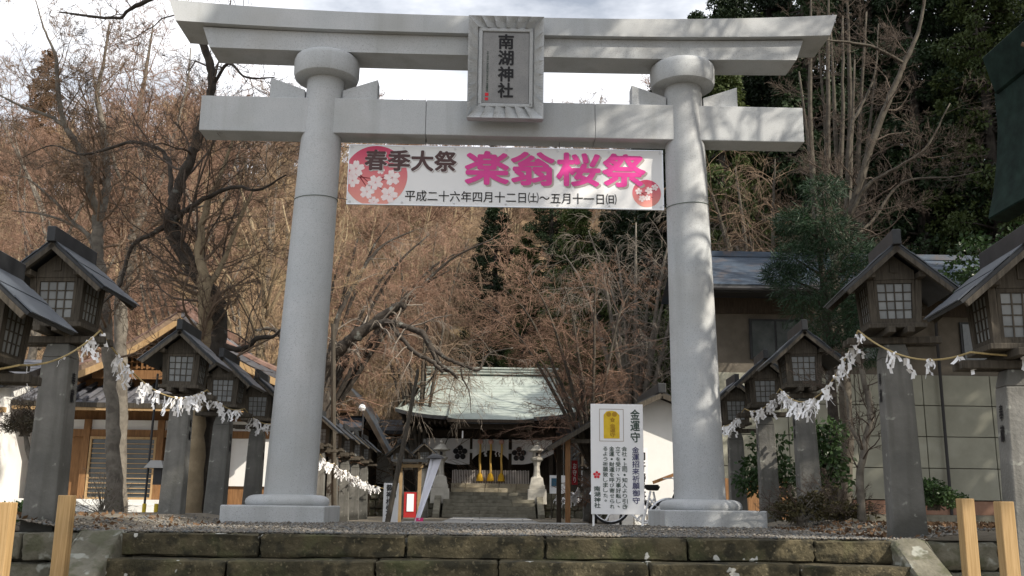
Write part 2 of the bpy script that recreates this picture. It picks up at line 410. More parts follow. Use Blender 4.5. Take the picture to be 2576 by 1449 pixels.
# upper lintels, curved up at the ends
def lintel(xm, zb0, zt0, rise, y, slant, endthick, name):
    q = MB(); N = 28; vs = []
    for i in range(N+1):
        t = -1+2*i/N; c = abs(t)**2.6
        xb = t*(xm-slant*1.0); xt = t*xm
        zt = zt0+rise*c; zb = zb0+(rise-endthick)*c
        vs += [(xb, -y, zb), (xt, -y, zt), (xt, y, zt), (xb, y, zb)]
    fs = [(0, 1, 2, 3), (4*N+3, 4*N+2, 4*N+1, 4*N)]
    for i in range(N):
        a, e = 4*i, 4*i+4
        fs += [(a+j, a+(j+1) % 4, e+(j+1) % 4, e+j) for j in range(4)]
    q.add(vs, fs); return q.build(name, granite, to, smooth=True)
lintel(4.86, 7.335, 7.655, .07, .29, .13, .03, 'lower_lintel')
lintel(5.40, 7.66, 7.965, .17, .40, .13, .06, 'top_lintel')

# ------------------------------------------------------------------ plaque
pq = thing('shrine_plaque', 'framed stone name plaque with black characters at the centre of the gate', 'plaque', (0, -.42, 6.17))
tilt = RAD(5); px = Vector((1, 0, 0)); pz = Vector((0, -math.sin(tilt), math.cos(tilt))); pn = px.cross(pz)
O = Vector((.012, -.47, 6.16)); PW, PH, FR = .595, 1.66, .20
def Q(x, z, d=0): return O+px*x+pz*z+pn*d
def slabq(x0, x1, z0, z1, d0, d1):
    q = MB(); vs = [Q(x, z, d) for x in (x0, x1) for z in (z0, z1) for d in (d0, d1)]
    return q.add(vs, [(0, 1, 3, 2), (4, 6, 7, 5), (0, 4, 5, 1), (2, 3, 7, 6), (0, 2, 6, 4), (1, 5, 7, 3)])
plq_dark = mat('plaque_granite', (.23, .235, .24), (.30, .30, .30), scale=3, rough=.7); speck(plq_dark, 110, (.12, .12, .12), .55, .66, .7)
slabq(-PW+.01, PW-.01, .01, PH-.01, -.12, .0).build('backing', granite, pq)
slabq(-PW+FR+.03, PW-FR-.03, FR+.06, PH-FR-.04, .0, .03).build('panel', plq_dark, pq, bevel=.006, seg=1)
def scallops(p0, p1, q0, q1, n, name):
    """carved frame side: p = outer edge, q = inner edge, n shallow scoops"""
    m_ = MB()
    for i in range(n):
        g = []
        for j in range(6):
            t = (i+j/5)/n; dip = -.02+.095*(j/5)**.8
            o_ = [p0[k]+(p1[k]-p0[k])*t for k in (0, 1)]; i_ = [q0[k]+(q1[k]-q0[k])*t for k in (0, 1)]
            g.append((Q(o_[0], o_[1], -.02), Q(o_[0], o_[1], .115), Q((o_[0]*.5+i_[0]*.5), (o_[1]*.5+i_[1]*.5), .10-dip), Q(i_[0], i_[1], .07-dip*.9), Q(i_[0], i_[1], -.02)))
        for j in range(5):
            for k in range(4):
                m_.add([g[j][k], g[j][k+1], g[j+1][k+1], g[j+1][k]], [(0, 1, 2, 3)])
        m_.add(list(g[0]), [(0, 1, 2, 3, 4)]); m_.add(list(g[5]), [(0, 1, 2, 3, 4)])
    return m_.build(name, granite, pq)
scallops((-PW, PH), (-PW, 0), (-PW+FR*.75, PH-FR*.85), (-PW+FR*.75, FR), 7, 'frame_side')
scallops((PW, PH), (PW, 0), (PW-FR*.75, PH-FR*.85), (PW-FR*.75, FR), 7, 'frame_side')
scallops((-PW, 0), (PW, 0), (-PW+FR*.75, FR), (PW-FR*.75, FR), 6, 'frame_bottom')
scallops((-PW, PH), (PW, PH), (-PW+FR*.75, PH-FR*.85), (PW-FR*.75, PH-FR*.85), 6, 'frame_top')
for x0, x1, za, zb in ((-.43, -.37, .22, 1.47), (.37, .43, .22, 1.47), (-.43, .43, .20, .255), (-.43, .43, 1.43, 1.49)):
    slabq(x0, x1, za, zb, .0, .05).build('inner_fillet', granite, pq, bevel=.01, seg=1)
for i, ch in enumerate('南湖神社'):
    text(ch, ink, pq, Q(-.115, 1.15-.265*i, .033), px, pz, .23, .235, bold=.03, name='character')
text('平成元年四月吉日謹書', ink_green, pq, Q(-.305, .44, .033), px, pz, .035, .66, vertical=True, name='small_inscription', gap=.8)
decal([[(-.32, .375), (-.265, .375), (-.265, .425), (-.32, .425)], [(-.32, .305), (-.27, .305), (-.27, .35), (-.32, .35)]], red_ink, pq, Q(0, 0, .033), px, pz, 'red_seal')

# ------------------------------------------------------------------ festival banner
bn = thing('festival_banner', 'long white festival banner with pink characters hung between the gate pillars', 'banner', (0, 0, 4.89))
x0, x1, zb, zt = -2.455, 2.555, 4.893, 5.868
MB().bb(x0, x1, -.012, .012, zb, zt).build('panel', white_paint, bn)
for q in (MB().bb(x0-.012, x0, -.02, .02, zb-.012, zt+.012), MB().bb(x1, x1+.012, -.02, .02, zb-.012, zt+.012), MB().bb(x0, x1, -.02, .02, zt, zt+.012), MB().bb(x0, x1, -.02, .02, zb-.012, zb)):
    q.build('edge_strip', steel, bn)
for xx, zz, cx in ((x0, zt-.05, -2.65), (x0, zb+.06, -2.63), (x1, zt-.05, 2.67), (x1, zb+.06, 2.65)):
    MB().tube([(xx, -.02, zz), (cx, -.02, zz+.03)], .006, 4).build('tie', iron, bn)
for xx in [x0+.04+i*(x1-x0-.08)/6 for i in range(7)]:
    for zz in (zt-.035, zb+.035):
        MB().tube([(xx+.014*math.cos(t), -.016, zz+.014*math.sin(t)) for t in np.linspace(0, 2*math.pi, 11)], .004, 4).build('eyelet', steel, bn)
for xx in (-1.25, .9): MB().tube([(xx, 0, zt), (xx, 0, 6.0)], .005, 4).build('tie', iron, bn)
W, H = x1-x0, zt-zb
bo = Vector((x0, -.0125, zb)); bx = Vector((1, 0, 0)); bz = Vector((0, 0, 1)); kx = W/788; kz = H/147
def bp(p, q): return ((p-877)*kx-(.0), H-(q-(365+.0186*(p-877)))*kz)
circ = mat('red_gradient_print', (.75, .10, .16))
n_ = circ.node_tree.nodes; l_ = circ.node_tree.links
g_ = n_.new('ShaderNodeSeparateXYZ'); t_ = n_.new('ShaderNodeTexCoord'); r_ = n_.new('ShaderNodeValToRGB')
r_.color_ramp.elements[0].color = (.80, .36, .30, 1); r_.color_ramp.elements[1].color = (.62, .075, .17, 1)
l_.new(t_.outputs['Generated'], g_.inputs['Vector']); l_.new(g_.outputs['Y'], r_.inputs['Fac'])
l_.new(g_.outputs['Z'], r_.inputs['Fac']); l_.new(r_.outputs['Color'], n_['Principled BSDF'].inputs['Base Color'])
c0 = bp(945, 443); c1 = bp(1624, 487)
decal([clip(disc(c0[0], c0[1], 79*kx, 48), .0, W, .0, H)], circ, bn, bo, bx, bz, 'red_disc', .002)
decal([disc(c1[0], c1[1], 36*kx, 36)], circ, bn, bo, bx, bz, 'red_disc', .002)
petal_m = mat('petal_print', (.86, .72, .72), (.9, .84, .84), scale=8); twig_m = mat('twig_print', (.22, .03, .04))
def blossom(cx, cy, r, rot):
    ps = []
    for k in range(5):
        a = rot+k*2*math.pi/5; d = (math.cos(a), math.sin(a)); e = (-d[1], d[0])
        ps.append([(cx+d[0]*u*r+e[0]*v*r, cy+d[1]*u*r+e[1]*v*r) for u, v in ((.05, 0), (.45, -.36), (.9, -.3), (1.0, -.1), (.88, 0), (1.0, .1), (.9, .3), (.45, .36))])
    return ps
def strip(a, c, wd):
    dx, dy = c[0]-a[0], c[1]-a[1]; l = math.hypot(dx, dy); nx, ny = -dy/l*wd/2, dx/l*wd/2
    return [(a[0]+nx, a[1]+ny), (a[0]-nx, a[1]-ny), (c[0]-nx*.5, c[1]-ny*.5), (c[0]+nx*.5, c[1]+ny*.5)]
T = [((880, 420), (905, 442)), ((900, 445), (950, 452)), ((905, 440), (940, 470)), ((955, 455), (990, 448)), ((955, 450), (985, 440)), ((945, 462), (975, 490)), ((905, 445), (930, 480))]
decal([clip(strip(bp(*a), bp(*c), .018), 0, W, 0, H) for a, c in T], twig_m, bn, bo, bx, bz, 'twig_print', .003)
fl = []
for p, q, r, ro in ((895, 425, 22, .3), (888, 455, 18, 1), (945, 460, 20, .8), (925, 483, 19, .1), (986, 448, 21, .5), (980, 490, 22, 1.2), (943, 508, 14, .4), (957, 430, 10, .2)):
    c = bp(p, q); fl += [clip(pp, .005, W, .005, H) for pp in blossom(c[0], c[1], r*kx, ro)]
decal([p for p in fl if len(p) > 2], petal_m, bn, bo, bx, bz, 'blossom_print', .004)
decal([strip(bp(*a), bp(*c), .012) for a, c in (((1600, 490), (1650, 478)), ((1612, 488), (1640, 498)))], twig_m, bn, bo, bx, bz, 'twig_print', .003)
fl = []
for p, q, r, ro in ((1604, 482, 9, .3), (1612, 500, 9, 1), (1630, 480, 10, .7), (1645, 472, 9, .1), (1626, 498, 8, .5)):
    c = bp(p, q); fl += blossom(c[0], c[1], r*kx, ro)
decal(fl, petal_m, bn, bo, bx, bz, 'blossom_print', .004)
def btext(s, pL, pR, q0, q1, m, bold, d=.0075, dx=0, dy=0):
    n = len(s); wch = (pR-pL)/n
    for i, ch in enumerate(s):
        pc = pL+wch*(i+.5); x, z = bp(pc-wch*.46, q1+.0186*0); 
        z = H-(q1-365-.0186*((pL+pR)/2-877))*kz
        text(ch, m, bn, bo+bx*(x+dx)+bz*(z+dy), bx, bz, wch*.92*kx, (q1-q0)*kz, bold=bold, depth=d, name='character')
# (row tilt of the print follows the banner itself, so rows are level on it)
btext('春季大祭', 915, 1147, 380, 430, shadow_ink, .028, .004, .018, -.016)
btext('春季大祭', 915, 1147, 380, 430, white_paint, .045, .0055, .004, -.004)
btext('春季大祭', 915, 1147, 380, 430, brown_ink, .032, .0085)
btext('楽翁桜祭', 1165, 1625, 386, 466, shadow_ink, .036, .004, .028, -.026)
btext('楽翁桜祭', 1165, 1625, 386, 466, pink_ink, .034, .0078)
date = '平成二十六年四月十二日㈯～五月十一日㈰'
xa, za = bp(1020, 505+.5)
text(date, ink, bn, bo+bx*xa+bz*(.058), bx, bz, (1548-1020)*kx, 27*kz, bold=.006, depth=.005, name='date_line')

# ------------------------------------------------------------------ white amulet sign
sg = thing('amulet_sign', 'upright white notice board with a gold amulet picture beside the right gate pillar', 'sign', (1.66, -.9, 0))
sx0, sx1, sz0, sz1, sy = 1.285, 2.03, .165, 1.70, -.9
MB().bb(sx0, sx1, sy, sy+.03, sz0, sz1).build('board', white_paint, sg, bevel=.003, seg=1)
for x in (sx0+.02, sx1-.04): MB().bb(x, x+.028, sy+.032, sy+.06, -.02, sz1-.1).build('leg', white_paint, sg)
SO = Vector((sx0, sy, sz0)); SW, SH = sx1-sx0, sz1-sz0
k = SW/(1000-518)       # zoom-crop units
def sp(x, y): return ((x-518)*k, SH-(y-282)*SH/(1290-282))
def stext(s, xa, xb, ya, yb, m, bold=.01, vertical=True, gap=.86):
    a = sp(xa, yb); c = sp(xb, ya)
    n = len(s); hh = (c[1]-a[1])/n
    for i, ch in enumerate(s):
        sc_ = .42 if ch in '・、。' else (.86 if ch in 'よりをびしたれらせてけうる' else 1)
        wch = (c[0]-a[0])*sc_; hch = hh*.88*sc_
        text(ch, m, sg, SO+bx*(a[0]+(c[0]-a[0]-wch)/2)+bz*(c[1]-hh*(i+.5)-hch/2), bx, bz, wch, hch, bold=bold, depth=.003, name='character')
stext('金運守', 884, 968, 325, 640, ink_green, .02)
stext('金運招来祈願御守', 894, 958, 672, 1195, ink_blue, .015)
stext('会社・上司・知人より引き', 800, 846, 672, 1242, ink_green, .012)
stext('立てを受け、万事好転し、', 742, 788, 672, 1242, ink_green, .012)
stext('金運・財運を呼び寄せられ', 684, 730, 672, 1242, ink_green, .012)
stext('るよう祈願致しました。', 625, 671, 672, 1190, ink_green, .012)
stext('南湖神社', 545, 600, 1035, 1235, ink_green, .02)
def ring(xa, xb, ya, yb, t, m, nm):
    a = sp(xa, yb); c = sp(xb, ya); 
    R_ = lambda p, q, r, s: [(p, q), (r, q), (r, s), (p, s)]
    decal([R_(a[0], a[1], c[0], a[1]+t), R_(a[0], c[1]-t, c[0], c[1]), R_(a[0], a[1]+t, a[0]+t, c[1]-t), R_(c[0]-t, a[1]+t, c[0], c[1]-t)], m, sg, SO, bx, bz, nm, .003)
ring(596, 820, 328, 628, .006, mat('brown_line', (.25, .16, .11)), 'picture_border')
amu = [sp(636, 602), sp(782, 602), sp(782, 385), sp(752, 352), sp(725, 345), sp(690, 345), sp(662, 352), sp(636, 385)]
decal([amu], gold, sg, SO, bx, bz, 'amulet_picture', .003)
c = sp(710, 378); rx = 24*k
knot = [disc(c[0]-rx*1.1, c[1], rx*.95, 14), disc(c[0]+rx*1.1, c[1], rx*.95, 14)]
c = sp(718, 430); knot += [disc(c[0]+.02*math.cos(a), c[1]+.02*math.sin(a), .014, 10) for a in [math.pi/2+i*2*math.pi/5 for i in range(5)]]
decal(knot, gold_dark, sg, SO, bx, bz, 'amulet_emblem', .005)
stext('金運守', 694, 742, 462, 592, gold_dark, .03)
c = sp(570, 936); em = [disc(c[0]+.034*math.cos(a), c[1]+.034*math.sin(a), .0195, 16) for a in [math.pi/2+i*2*math.pi/5 for i in range(5)]]+[disc(c[0], c[1], .011, 12)]
decal(em, red_ink, sg, SO, bx, bz, 'plum_emblem', .003)

# ------------------------------------------------------------------ lanterns on stone posts
POST = 1.66
def make_lantern():
    t = thing('wooden_lantern', '', 'lantern')
    q = MB().frustum((0, 0), -.35, POST, .165, .138, .14, .118); p = q.build('stone_post', lstone, t, bevel=.012)
    MB().frustum((0, 0), POST, 1.80, .138, .105, .118, .10).build('post_neck', lstone, t, bevel=.008, seg=1)
    for s in (-1, 1):
        MB().bb(-.46, .46, s*.09-.035, s*.09+.035, 1.80, 1.87).build('cross_arm', wood_dark, t, bevel=.006, seg=1)
        MB().bb(s*.09-.035, s*.09+.035, -.40, .40, 1.872, 1.935).build('cross_arm', wood_dark, t, bevel=.006, seg=1)
    MB().bb(-.285, .285, -.285, .285, 1.937, 1.985).build('floor_board', wood_dark, t, bevel=.005, seg=1)
    # box, a little wider at the top
    zb, zt, a0, a1 = 1.987, 2.43, .242, .268
    for sx in (-1, 1):
        for sy in (-1, 1):
            q = MB(); vs = []
            for z, a in ((zb, a0), (zt, a1)):
                x, y = sx*(a-.03), sy*(a-.03); vs += [(x-.03, y-.03, z), (x+.03, y-.03, z), (x+.03, y+.03, z), (x-.03, y+.03, z)]
            q.add(vs, [(3, 2, 1, 0), (4, 5, 6, 7), (0, 1, 5, 4), (1, 2, 6, 5), (2, 3, 7, 6), (3, 0, 4, 7)]); q.build('corner_post', wood_dark, t)
    for i, (R_, nm) in enumerate(((0, 'front'), (90, 'side'), (180, 'back'), (270, 'side'))):
        M_ = Matrix.Rotation(RAD(R_), 3, 'Z')
        def P4(x0, x1, za, zc, d):
            vs = []
            for dd in (0, d):
                for x, z in ((x0, za), (x1, za), (x1, zc), (x0, zc)):
                    f = (z-zb)/(zt-zb); a = a0+(a1-a0)*f; vs.append(M_ @ Vector((x*a/.242, -a+.022-dd, z)))
            return vs
        FB = [(3, 2, 1, 0), (4, 5, 6, 7), (0, 1, 5, 4), (1, 2, 6, 5), (2, 3, 7, 6), (3, 0, 4, 7)]
        w_ = link('window', None) if False else MB().add(P4(-.182, .182, zb, zb+.05, .020), FB).add(P4(-.182, .182, zt-.035, zt, .020), FB).add(P4(-.182, -.155, zb+.05, zt-.035, .018), FB).add(P4(.155, .182, zb+.05, zt-.035, .018), FB).build('window', wood_dark, t)
        pw = .31/4; ph = (zt-zb-.085)/4
        for r in range(4):
            for cc in range(4):
                xa = -.155+pw*cc; za = zb+.05+ph*r
                MB().add(P4(xa+.004, xa+pw-.004, za+.004, za+ph-.004, .003), FB).build('pane', paper_pane, w_)
        lat = MB()
        for cc in range(1, 4): lat.add(P4(-.155+pw*cc-.005, -.155+pw*cc+.005, zb+.05, zt-.035, .014), FB)
        for r in range(1, 4): lat.add(P4(-.155, .155, zb+.05+ph*r-.005, zb+.05+ph*r+.005, .011), FB)
        lat.build('lattice', wood_dark, w_)
    # head beams, gable, roof
    for s in (-1, 1):
        MB().bb(s*.245-.035, s*.245+.035, -.40, .40, 2.432, 2.49).build('purlin', wood_dark, t, bevel=.005, seg=1)
    for y in (-.262, .262):
        MB().prism([(-.20, 2.432), (.20, 2.432), (.20, 2.52), (.0, 2.69), (-.20, 2.52)], y-.012, y+.012).build('gable_board', wood_dark, t)
    MB().bb(-.035, .035, -.288, -.275, 2.50, 2.64).build('king_post', wood_dark, t)
    pk, ev, hw, yh = 2.775, 2.30, .545, .45
    for s in (-1, 1):
        n = Vector((s*(pk-ev), 0, hw)).normalized()
        def R4(u0, u1, y0, y1, d0, d1):
            vs = []
            for d in (d0, d1):
                for u, y in ((u0, y0), (u1, y0), (u1, y1), (u0, y1)):
                    vs.append(Vector((s*hw*u, y, pk-(pk-ev)*u))+n*d)
            return vs
        FB = [(3, 2, 1, 0), (4, 5, 6, 7), (0, 1, 5, 4), (1, 2, 6, 5), (2, 3, 7, 6), (3, 0, 4, 7)]
        rf = MB().add(R4(0, 1, -yh, yh, -.03, .0), FB).build('roof_slope', roof_dark, t)
        for i in range(4):
            MB().add(R4(.25*i-.0, .25*(i+1)+.02, -yh-.008, yh+.008, .002+.004*(3-i)*.0+(.006 if i % 2 else .002), .012+(.006 if i % 2 else 0)), FB).build('roof_sheet', roof_slate, rf)
        for yy in (-yh, yh-.02): MB().add(R4(.02, .98, yy-.012, yy+.035, -.075, -.031), FB).build('bargeboard', wood_dark, rf)
    MB().bb(-.042, .042, -yh-.05, yh+.05, 2.745, 2.90).build('ridge_cap', roof_dark, t, bevel=.006, seg=1)
    return t
lant = make_lantern()
ins = {}
def place_lantern(x, y, z, label, first=False, sx=1, detail=True, rz=0):
    o = lant if first else copy_tree(lant)
    o.location = (x, y, z); o['label'] = label; o['group'] = 'lanterns lining the approach'; o.rotation_euler = (RAD(.9*math.sin(x*7+y*3)), RAD(1.0*math.sin(x*3+y*5)), RAD(rz))
    # inscription on the face turned to the approach
    if detail:
        f = 1 if x < 0 else -1
        key = f
        if key not in ins:
            old = Vector(o.location); o.location = (0, 0, 0); oz = o.rotation_euler.z; o.rotation_euler.z = 0
            me = text('奉献', ink, o, Vector((f*.1475, -f*.035, 1.22)), Vector((0, f, 0)), Vector((-f*.0149, 0, 1)).normalized(), .075, .30, bold=.03, vertical=True, name='inscription', depth=.004, gap=1.15)
            ins[key] = me.data; o.location = old; o.rotation_euler.z = oz
        else: link('inscription', ins[key], None, o)
    return o
ordL = ['leftmost wooden lantern on stone post, cut off by the left edge', 'large wooden lantern on stone post, second from the left edge', 'wooden lantern on stone post beside the leaning tree trunk, left of the gate',
        'lantern half hidden behind the nearer one, left of the left gate pillar', 'lantern close against the left side of the left gate pillar', 'lantern behind the left gate pillar, its eave showing beside it']
YL = [-6.95, -5.0, -.5, 1.9, 4.3, 6.7, 9.1, 11.5, 13.9, 16.3, 18.7, 21.1]
XL = [-4.27, -4.45, -4.64, -4.68, -4.65, -4.6, -4.6, -4.6, -4.6, -4.6, -4.6, -4.6]
ZL = [-.62, 0, -.08, -.12, -.15, -.2, -.2, -.22, -.22, -.22, -.22, -.22]
num = ['nearest', 'second nearest', 'third nearest', 'fourth nearest', 'farthest']
for i, y in enumerate(YL):
    if i in (5, 6): continue          # wholly behind the left pillar
    if i < 5: lab = ordL[i]
    else: lab = '%s lantern of the shadowed row between the left pillar and the hall' % num[i-7]
    place_lantern(XL[i], y, ZL[i], lab, i == 0, rz=(1.5, -1, .8, -1.2, .5)[i % 5])
labR = ['nearest wooden lantern on stone post, cut off by the right edge', 'large wooden lantern on a sunlit stone post, second from the right edge', 'dark wooden lantern on stone post right of the right gate pillar, above the shrubs',
        'lantern half hidden behind the third one, right of the right gate pillar', 'lantern tucked against the right side of the right gate pillar']
YR = [-6.95, -5.0, -.5, 1.9, 4.3]; XR = [4.12, 3.97, 4.50, 4.6, 4.68]; ZR = [-.40, .12, .06, 0, -.1]
for i, y in enumerate(YR): place_lantern(XR[i], y, ZR[i], labR[i], rz=(-8, -8, -5, -6, -4)[i])
place_lantern(-3.42, 22.2, -.30, 'small far lantern behind the white reception sign and leaning pole')
place_lantern(-2.66, 25.0, -.1, 'small far lantern beside the left stone lantern of the hall')
place_lantern(3.45, 21.0, -.28, 'small far lantern under the shelter roof, left of the amulet sign')

# ------------------------------------------------------------------ straw ropes with paper slips
rs = np.random.RandomState(4)
def slip_mesh(i):
    r = random.Random(i); q = MB(); kind = i % 2
    if kind == 0:      # zig-zag strip
        x = y = z = 0; wd = .036
        for k in range(4):
            nx = x+r.uniform(-.035, .035); nz = z-r.uniform(.055, .08); ny = y+r.uniform(-.03, .03)
            q.add([(x-wd/2, y, z), (x+wd/2, y+.006, z), (nx+wd/2, ny+.006, nz), (nx-wd/2, ny, nz)], [(0, 1, 2, 3)]); x, y, z = nx+r.choice((-.025, .025)), ny, nz+.008
    else:              # knotted slip with two loose ends
        for s in (-1, 1):
            a = Vector((0, 0, .012)); c = Vector((s*r.uniform(.01, .05), r.uniform(-.04, .04), -r.uniform(.05, .11))); e = c+Vector((s*r.uniform(-.02, .04), r.uniform(-.03, .03), -r.uniform(.03, .07)))
            wv = Vector((r.uniform(.012, .022), r.uniform(-.012, .012), r.uniform(-.01, .01)))
            q.add([a-wv, a+wv, c+wv, c-wv, e+wv, e-wv], [(0, 1, 2, 3), (3, 2, 4, 5)])
        q.box((0, 0, .004), (.045, .035, .03), Matrix.Rotation(r.uniform(-.6, .6), 3, 'Y'))
    return q.mesh('paper_slip')
slips = [slip_mesh(i) for i in range(12)]
for s_ in slips: s_.materials.append(paper)
def garland(name, label, pts, sag, dens, scale=1.0, seed=1):
    r = random.Random(seed); g = thing(name, label, 'rope', pts[0])
    line = []
    for i in range(len(pts)-1):
        a, c = Vector(pts[i]), Vector(pts[i+1]); L_ = (c-a).length
        for k in range(14): 
            t = k/14; line.append(a.lerp(c, t)-Vector((0, 0, 4*sag[i]*t*(1-t))))
    line.append(Vector(pts[-1]))
    MB().tube(line, .0085, 6).build('rope', rope_m, g, smooth=True)
    off = Vector(pts[0])
    for i in range(len(pts)-1):
        a, c = Vector(pts[i]), Vector(pts[i+1]); n = int((c-a).length*dens[i])
        k = 0
        while k < n:
            t = r.uniform(.05, .95); cl = r.randint(1, 4)
            for _ in range(cl):
                tt = min(.98, max(.02, t+r.gauss(0, .028)))
                p = a.lerp(c, tt)-Vector((0, 0, 4*sag[i]*tt*(1-tt)))
                o = link('paper_slip', slips[r.randrange(12)], None, g); o.location = p-off+Vector((0, r.uniform(-.02, .02), -.01))
                s = scale*r.uniform(.38, .78); o.scale = (s, s, s); o.rotation_euler = (r.uniform(-.35, .35), r.uniform(-.35, .35), r.uniform(0, 6.28)); k += 1
                if k >= n: break
    return g
hk = lambda i: (XL[i]+.40, YL[i]-.12, ZL[i]+1.93)
garland('straw_rope', 'straw rope with few paper slips strung across the leftmost lanterns', [(-4.6, -7.4, 1.24), hk(0), hk(1)], [.05, .10], [3, 6], 1.25, 1)
garland('straw_rope', 'straw rope thick with paper slips sagging past the second left lantern', [hk(1), hk(2)], [.34], [13], 1.5, 2)
garland('straw_rope', 'straw rope with paper slips just left of the left gate pillar', [hk(2), hk(3), hk(4), (XL[5]+.4, YL[5], ZL[5]+1.85)], [.12, .12, .12], [10, 8, 8], 1.4, 3)
garland('straw_rope', 'straw rope heavy with paper slips between left pillar and white reception sign', [(XL[6]+.4, YL[6], ZL[6]+1.62)]+[(XL[i]+.40, YL[i]-.12, ZL[i]+1.62-.10*(i-6)) for i in range(7, 12)]+[(-3.3, 21.5, .85)], [.1]*6, [15]*6, 1.55, 4)
hr = lambda i: (XR[i]-.40, YR[i]-.12, ZR[i]+1.93)
garland('straw_rope', 'straw rope with long paper strips strung across the nearest right lanterns', [(4.75, -7.3, 1.50), hr(0), hr(1)], [.03, .16], [5, 7], 1.35, 5)
garland('straw_rope', 'straw rope thick with paper slips sagging between the second and third right lanterns', [hr(1), hr(2)], [.42], [16], 1.45, 6)
garland('straw_rope', 'straw rope with paper slips right beside the right gate pillar', [hr(2), hr(3), hr(4), (4.3, 6.6, 1.7)], [.16, .12, .1], [12, 12, 12], 1.4, 7)
garland('straw_rope', 'far straw rope hung with paper slips under the shelter roof', [(2.5, 17.5, .75), (3.0, 19.5, .9), (3.1, 23, .8), (2.6, 25, .7)], [.2, .2, .2], [22, 22, 22], 2.0, 8)

# ------------------------------------------------------------------ new timber rail posts
for (x, y, z, lab) in ((-3.2, -8.4, .262, 'squared new timber post at the left edge of the steps, foremost'), (-3.08, -7.8, .312, 'squared new timber post standing in front of the second left lantern'),
                       (3.21, -7.8, .362, 'squared new timber post in front of the sloping slab, right of the steps'), (3.17, -8.4, .34, 'squared new timber post nearest the right edge of the picture')):
    o = MB().bb(x-.047, x+.047, y-.045, y+.045, -1.5, z).build('timber_post', wood_new, bevel=.006)
    tag(o, lab, 'post', 'new timber posts beside the steps')
# ------------------------------------------------------------------ main hall
stone_lit = mat('sunlit_stone', (.36, .31, .22), (.46, .41, .31), scale=3, rough=.9, bump=.3, bscale=20); speck(stone_lit, 5, (.22, .19, .13), .55, .7, .7)  # first: sun on the stone course put into a paler, warmer colour
stone_grey = mat('grey_stone', (.16, .15, .115), (.25, .235, .185), scale=3, rough=.9, bump=.3, bscale=18); speck(stone_grey, 4, (.12, .11, .085), .5, .66, .7)
cloth = mat('white_cloth', (.74, .73, .72), (.80, .79, .78), scale=2, rough=.9)
gold_rope = mat('gold_rope', (.70, .42, .10), (.80, .55, .18), scale=30, rough=.7)
hall = thing('shrine_hall', 'distant shrine hall with pale green copper roof at the end of the path', 'shrine hall', (0, 30, .8))
BX = [(3, 2, 1, 0), (4, 5, 6, 7), (0, 1, 5, 4), (1, 2, 6, 5), (2, 3, 7, 6), (3, 0, 4, 7)]
def curved_roof(parent, m, cx, he, hr, y0, y1, z0, z1, sag, lift, nm='roof', rows=16, kind=None, cols=20, u0=-1, u1=1, under=roof_dark, thick=.16):
    """front slope in overlapping courses: eave (y0,z0) half width he to ridge (y1,z1) half width hr"""
    def S(u, v, d=0):
        hw = he+(hr-he)*v**.8
        z = z0+(z1-z0)*(v-sag*4*v*(1-v)*.25)+lift*abs(u)**3.5*(1-v)**2
        return Vector((cx+hw*u, y0+(y1-y0)*v, z+d))
    q = MB(); us = [u0+(u1-u0)*i/cols for i in range(cols+1)]
    for r in range(rows):
        va, vb = r/rows, (r+1)/rows
        a = [S(u, va, .016) for u in us]; c = [S(u, vb, .0) for u in us]; lo = [S(u, va, -.004) for u in us]
        n = len(us)
        q.add(a+c, [(i, i+1, n+i+1, n+i) for i in range(n-1)]); q.add(lo+a, [(i, i+1, n+i+1, n+i) for i in range(n-1)])
    top = q.build(nm, m, parent)
    q = MB(); n = len(us)
    e = [S(u, 0, 0) for u in us]; e2 = [S(u, 0, -thick) for u in us]; e3 = [Vector((p.x, p.y+abs(y1-y0)*.35*(1 if y1 > y0 else -1), p.z-thick*.4)) for p in e]
    q.add([p+Vector((0, .002, 0)) for p in e]+e2+e3, [(i, i+1, n+i+1, n+i) for i in range(n-1)]+[(n+i, n+i+1, 2*n+i+1, 2*n+i) for i in range(n-1)])
    for u in (u0, u1):
        k = 10; a = [S(u, i/k, .02) for i in range(k+1)]; c = [S(u, i/k, -thick) for i in range(k+1)]
        q.add(a+c, [(i, i+1, k+2+i, k+1+i) for i in range(k)])
    q.build('eave_edge', under, top)
    return top, S
rt, S_ = curved_roof(hall, copper, -.12, 4.15, 3.1, 28.4, 32.6, 4.05, 6.5, .55, .34, rows=20)
MB().add([(-4.2, 36.8, 4.05), (4, 36.8, 4.05), (3.0, 32.6, 6.5), (-3.2, 32.6, 6.5)], [(0, 1, 2, 3)]).add([(-4.27, 28.4, 4.3), (-4.27, 36.8, 4.3), (-3.22, 32.6, 6.5)], [(0, 1, 2)]).add([(4.03, 28.4, 4.3), (4.03, 36.8, 4.3), (2.98, 32.6, 6.5)], [(0, 1, 2)]).build('rear_roof', copper, hall)
kt_, _ = curved_roof(hall, copper, -.05, 1.85, 1.85, 27.1, 30.6, 3.80, 5.02, .35, .10, 'porch_roof', rows=12)
MB().bb(-1.9, 1.8, 27.06, 27.10, 3.70, 3.83).build('porch_eave_board', wood_black, hall)
for i, (w_, za, zb) in enumerate(((3.25, 6.45, 6.58), (3.05, 6.58, 6.70), (3.35, 6.70, 6.79))):
    MB().bb(-.12-w_, -.12+w_, 32.35-.05*i, 32.85, za, zb).build('ridge_course', copper, hall, bevel=.02)
MB().bb(-4.0, 3.8, 31.8, 36, .8, 4.3).build('wall', wood_black, hall)
MB().bb(-3.3, 3.2, 28.9, 31.8, 3.86, 4.02).build('ceiling', wood_black, hall)
for i in range(34): 
    x = -3.95+i*.232; MB().bb(x, x+.07, 28.55, 30.6, 3.74, 3.85).build('rafter', wood_black, hall)
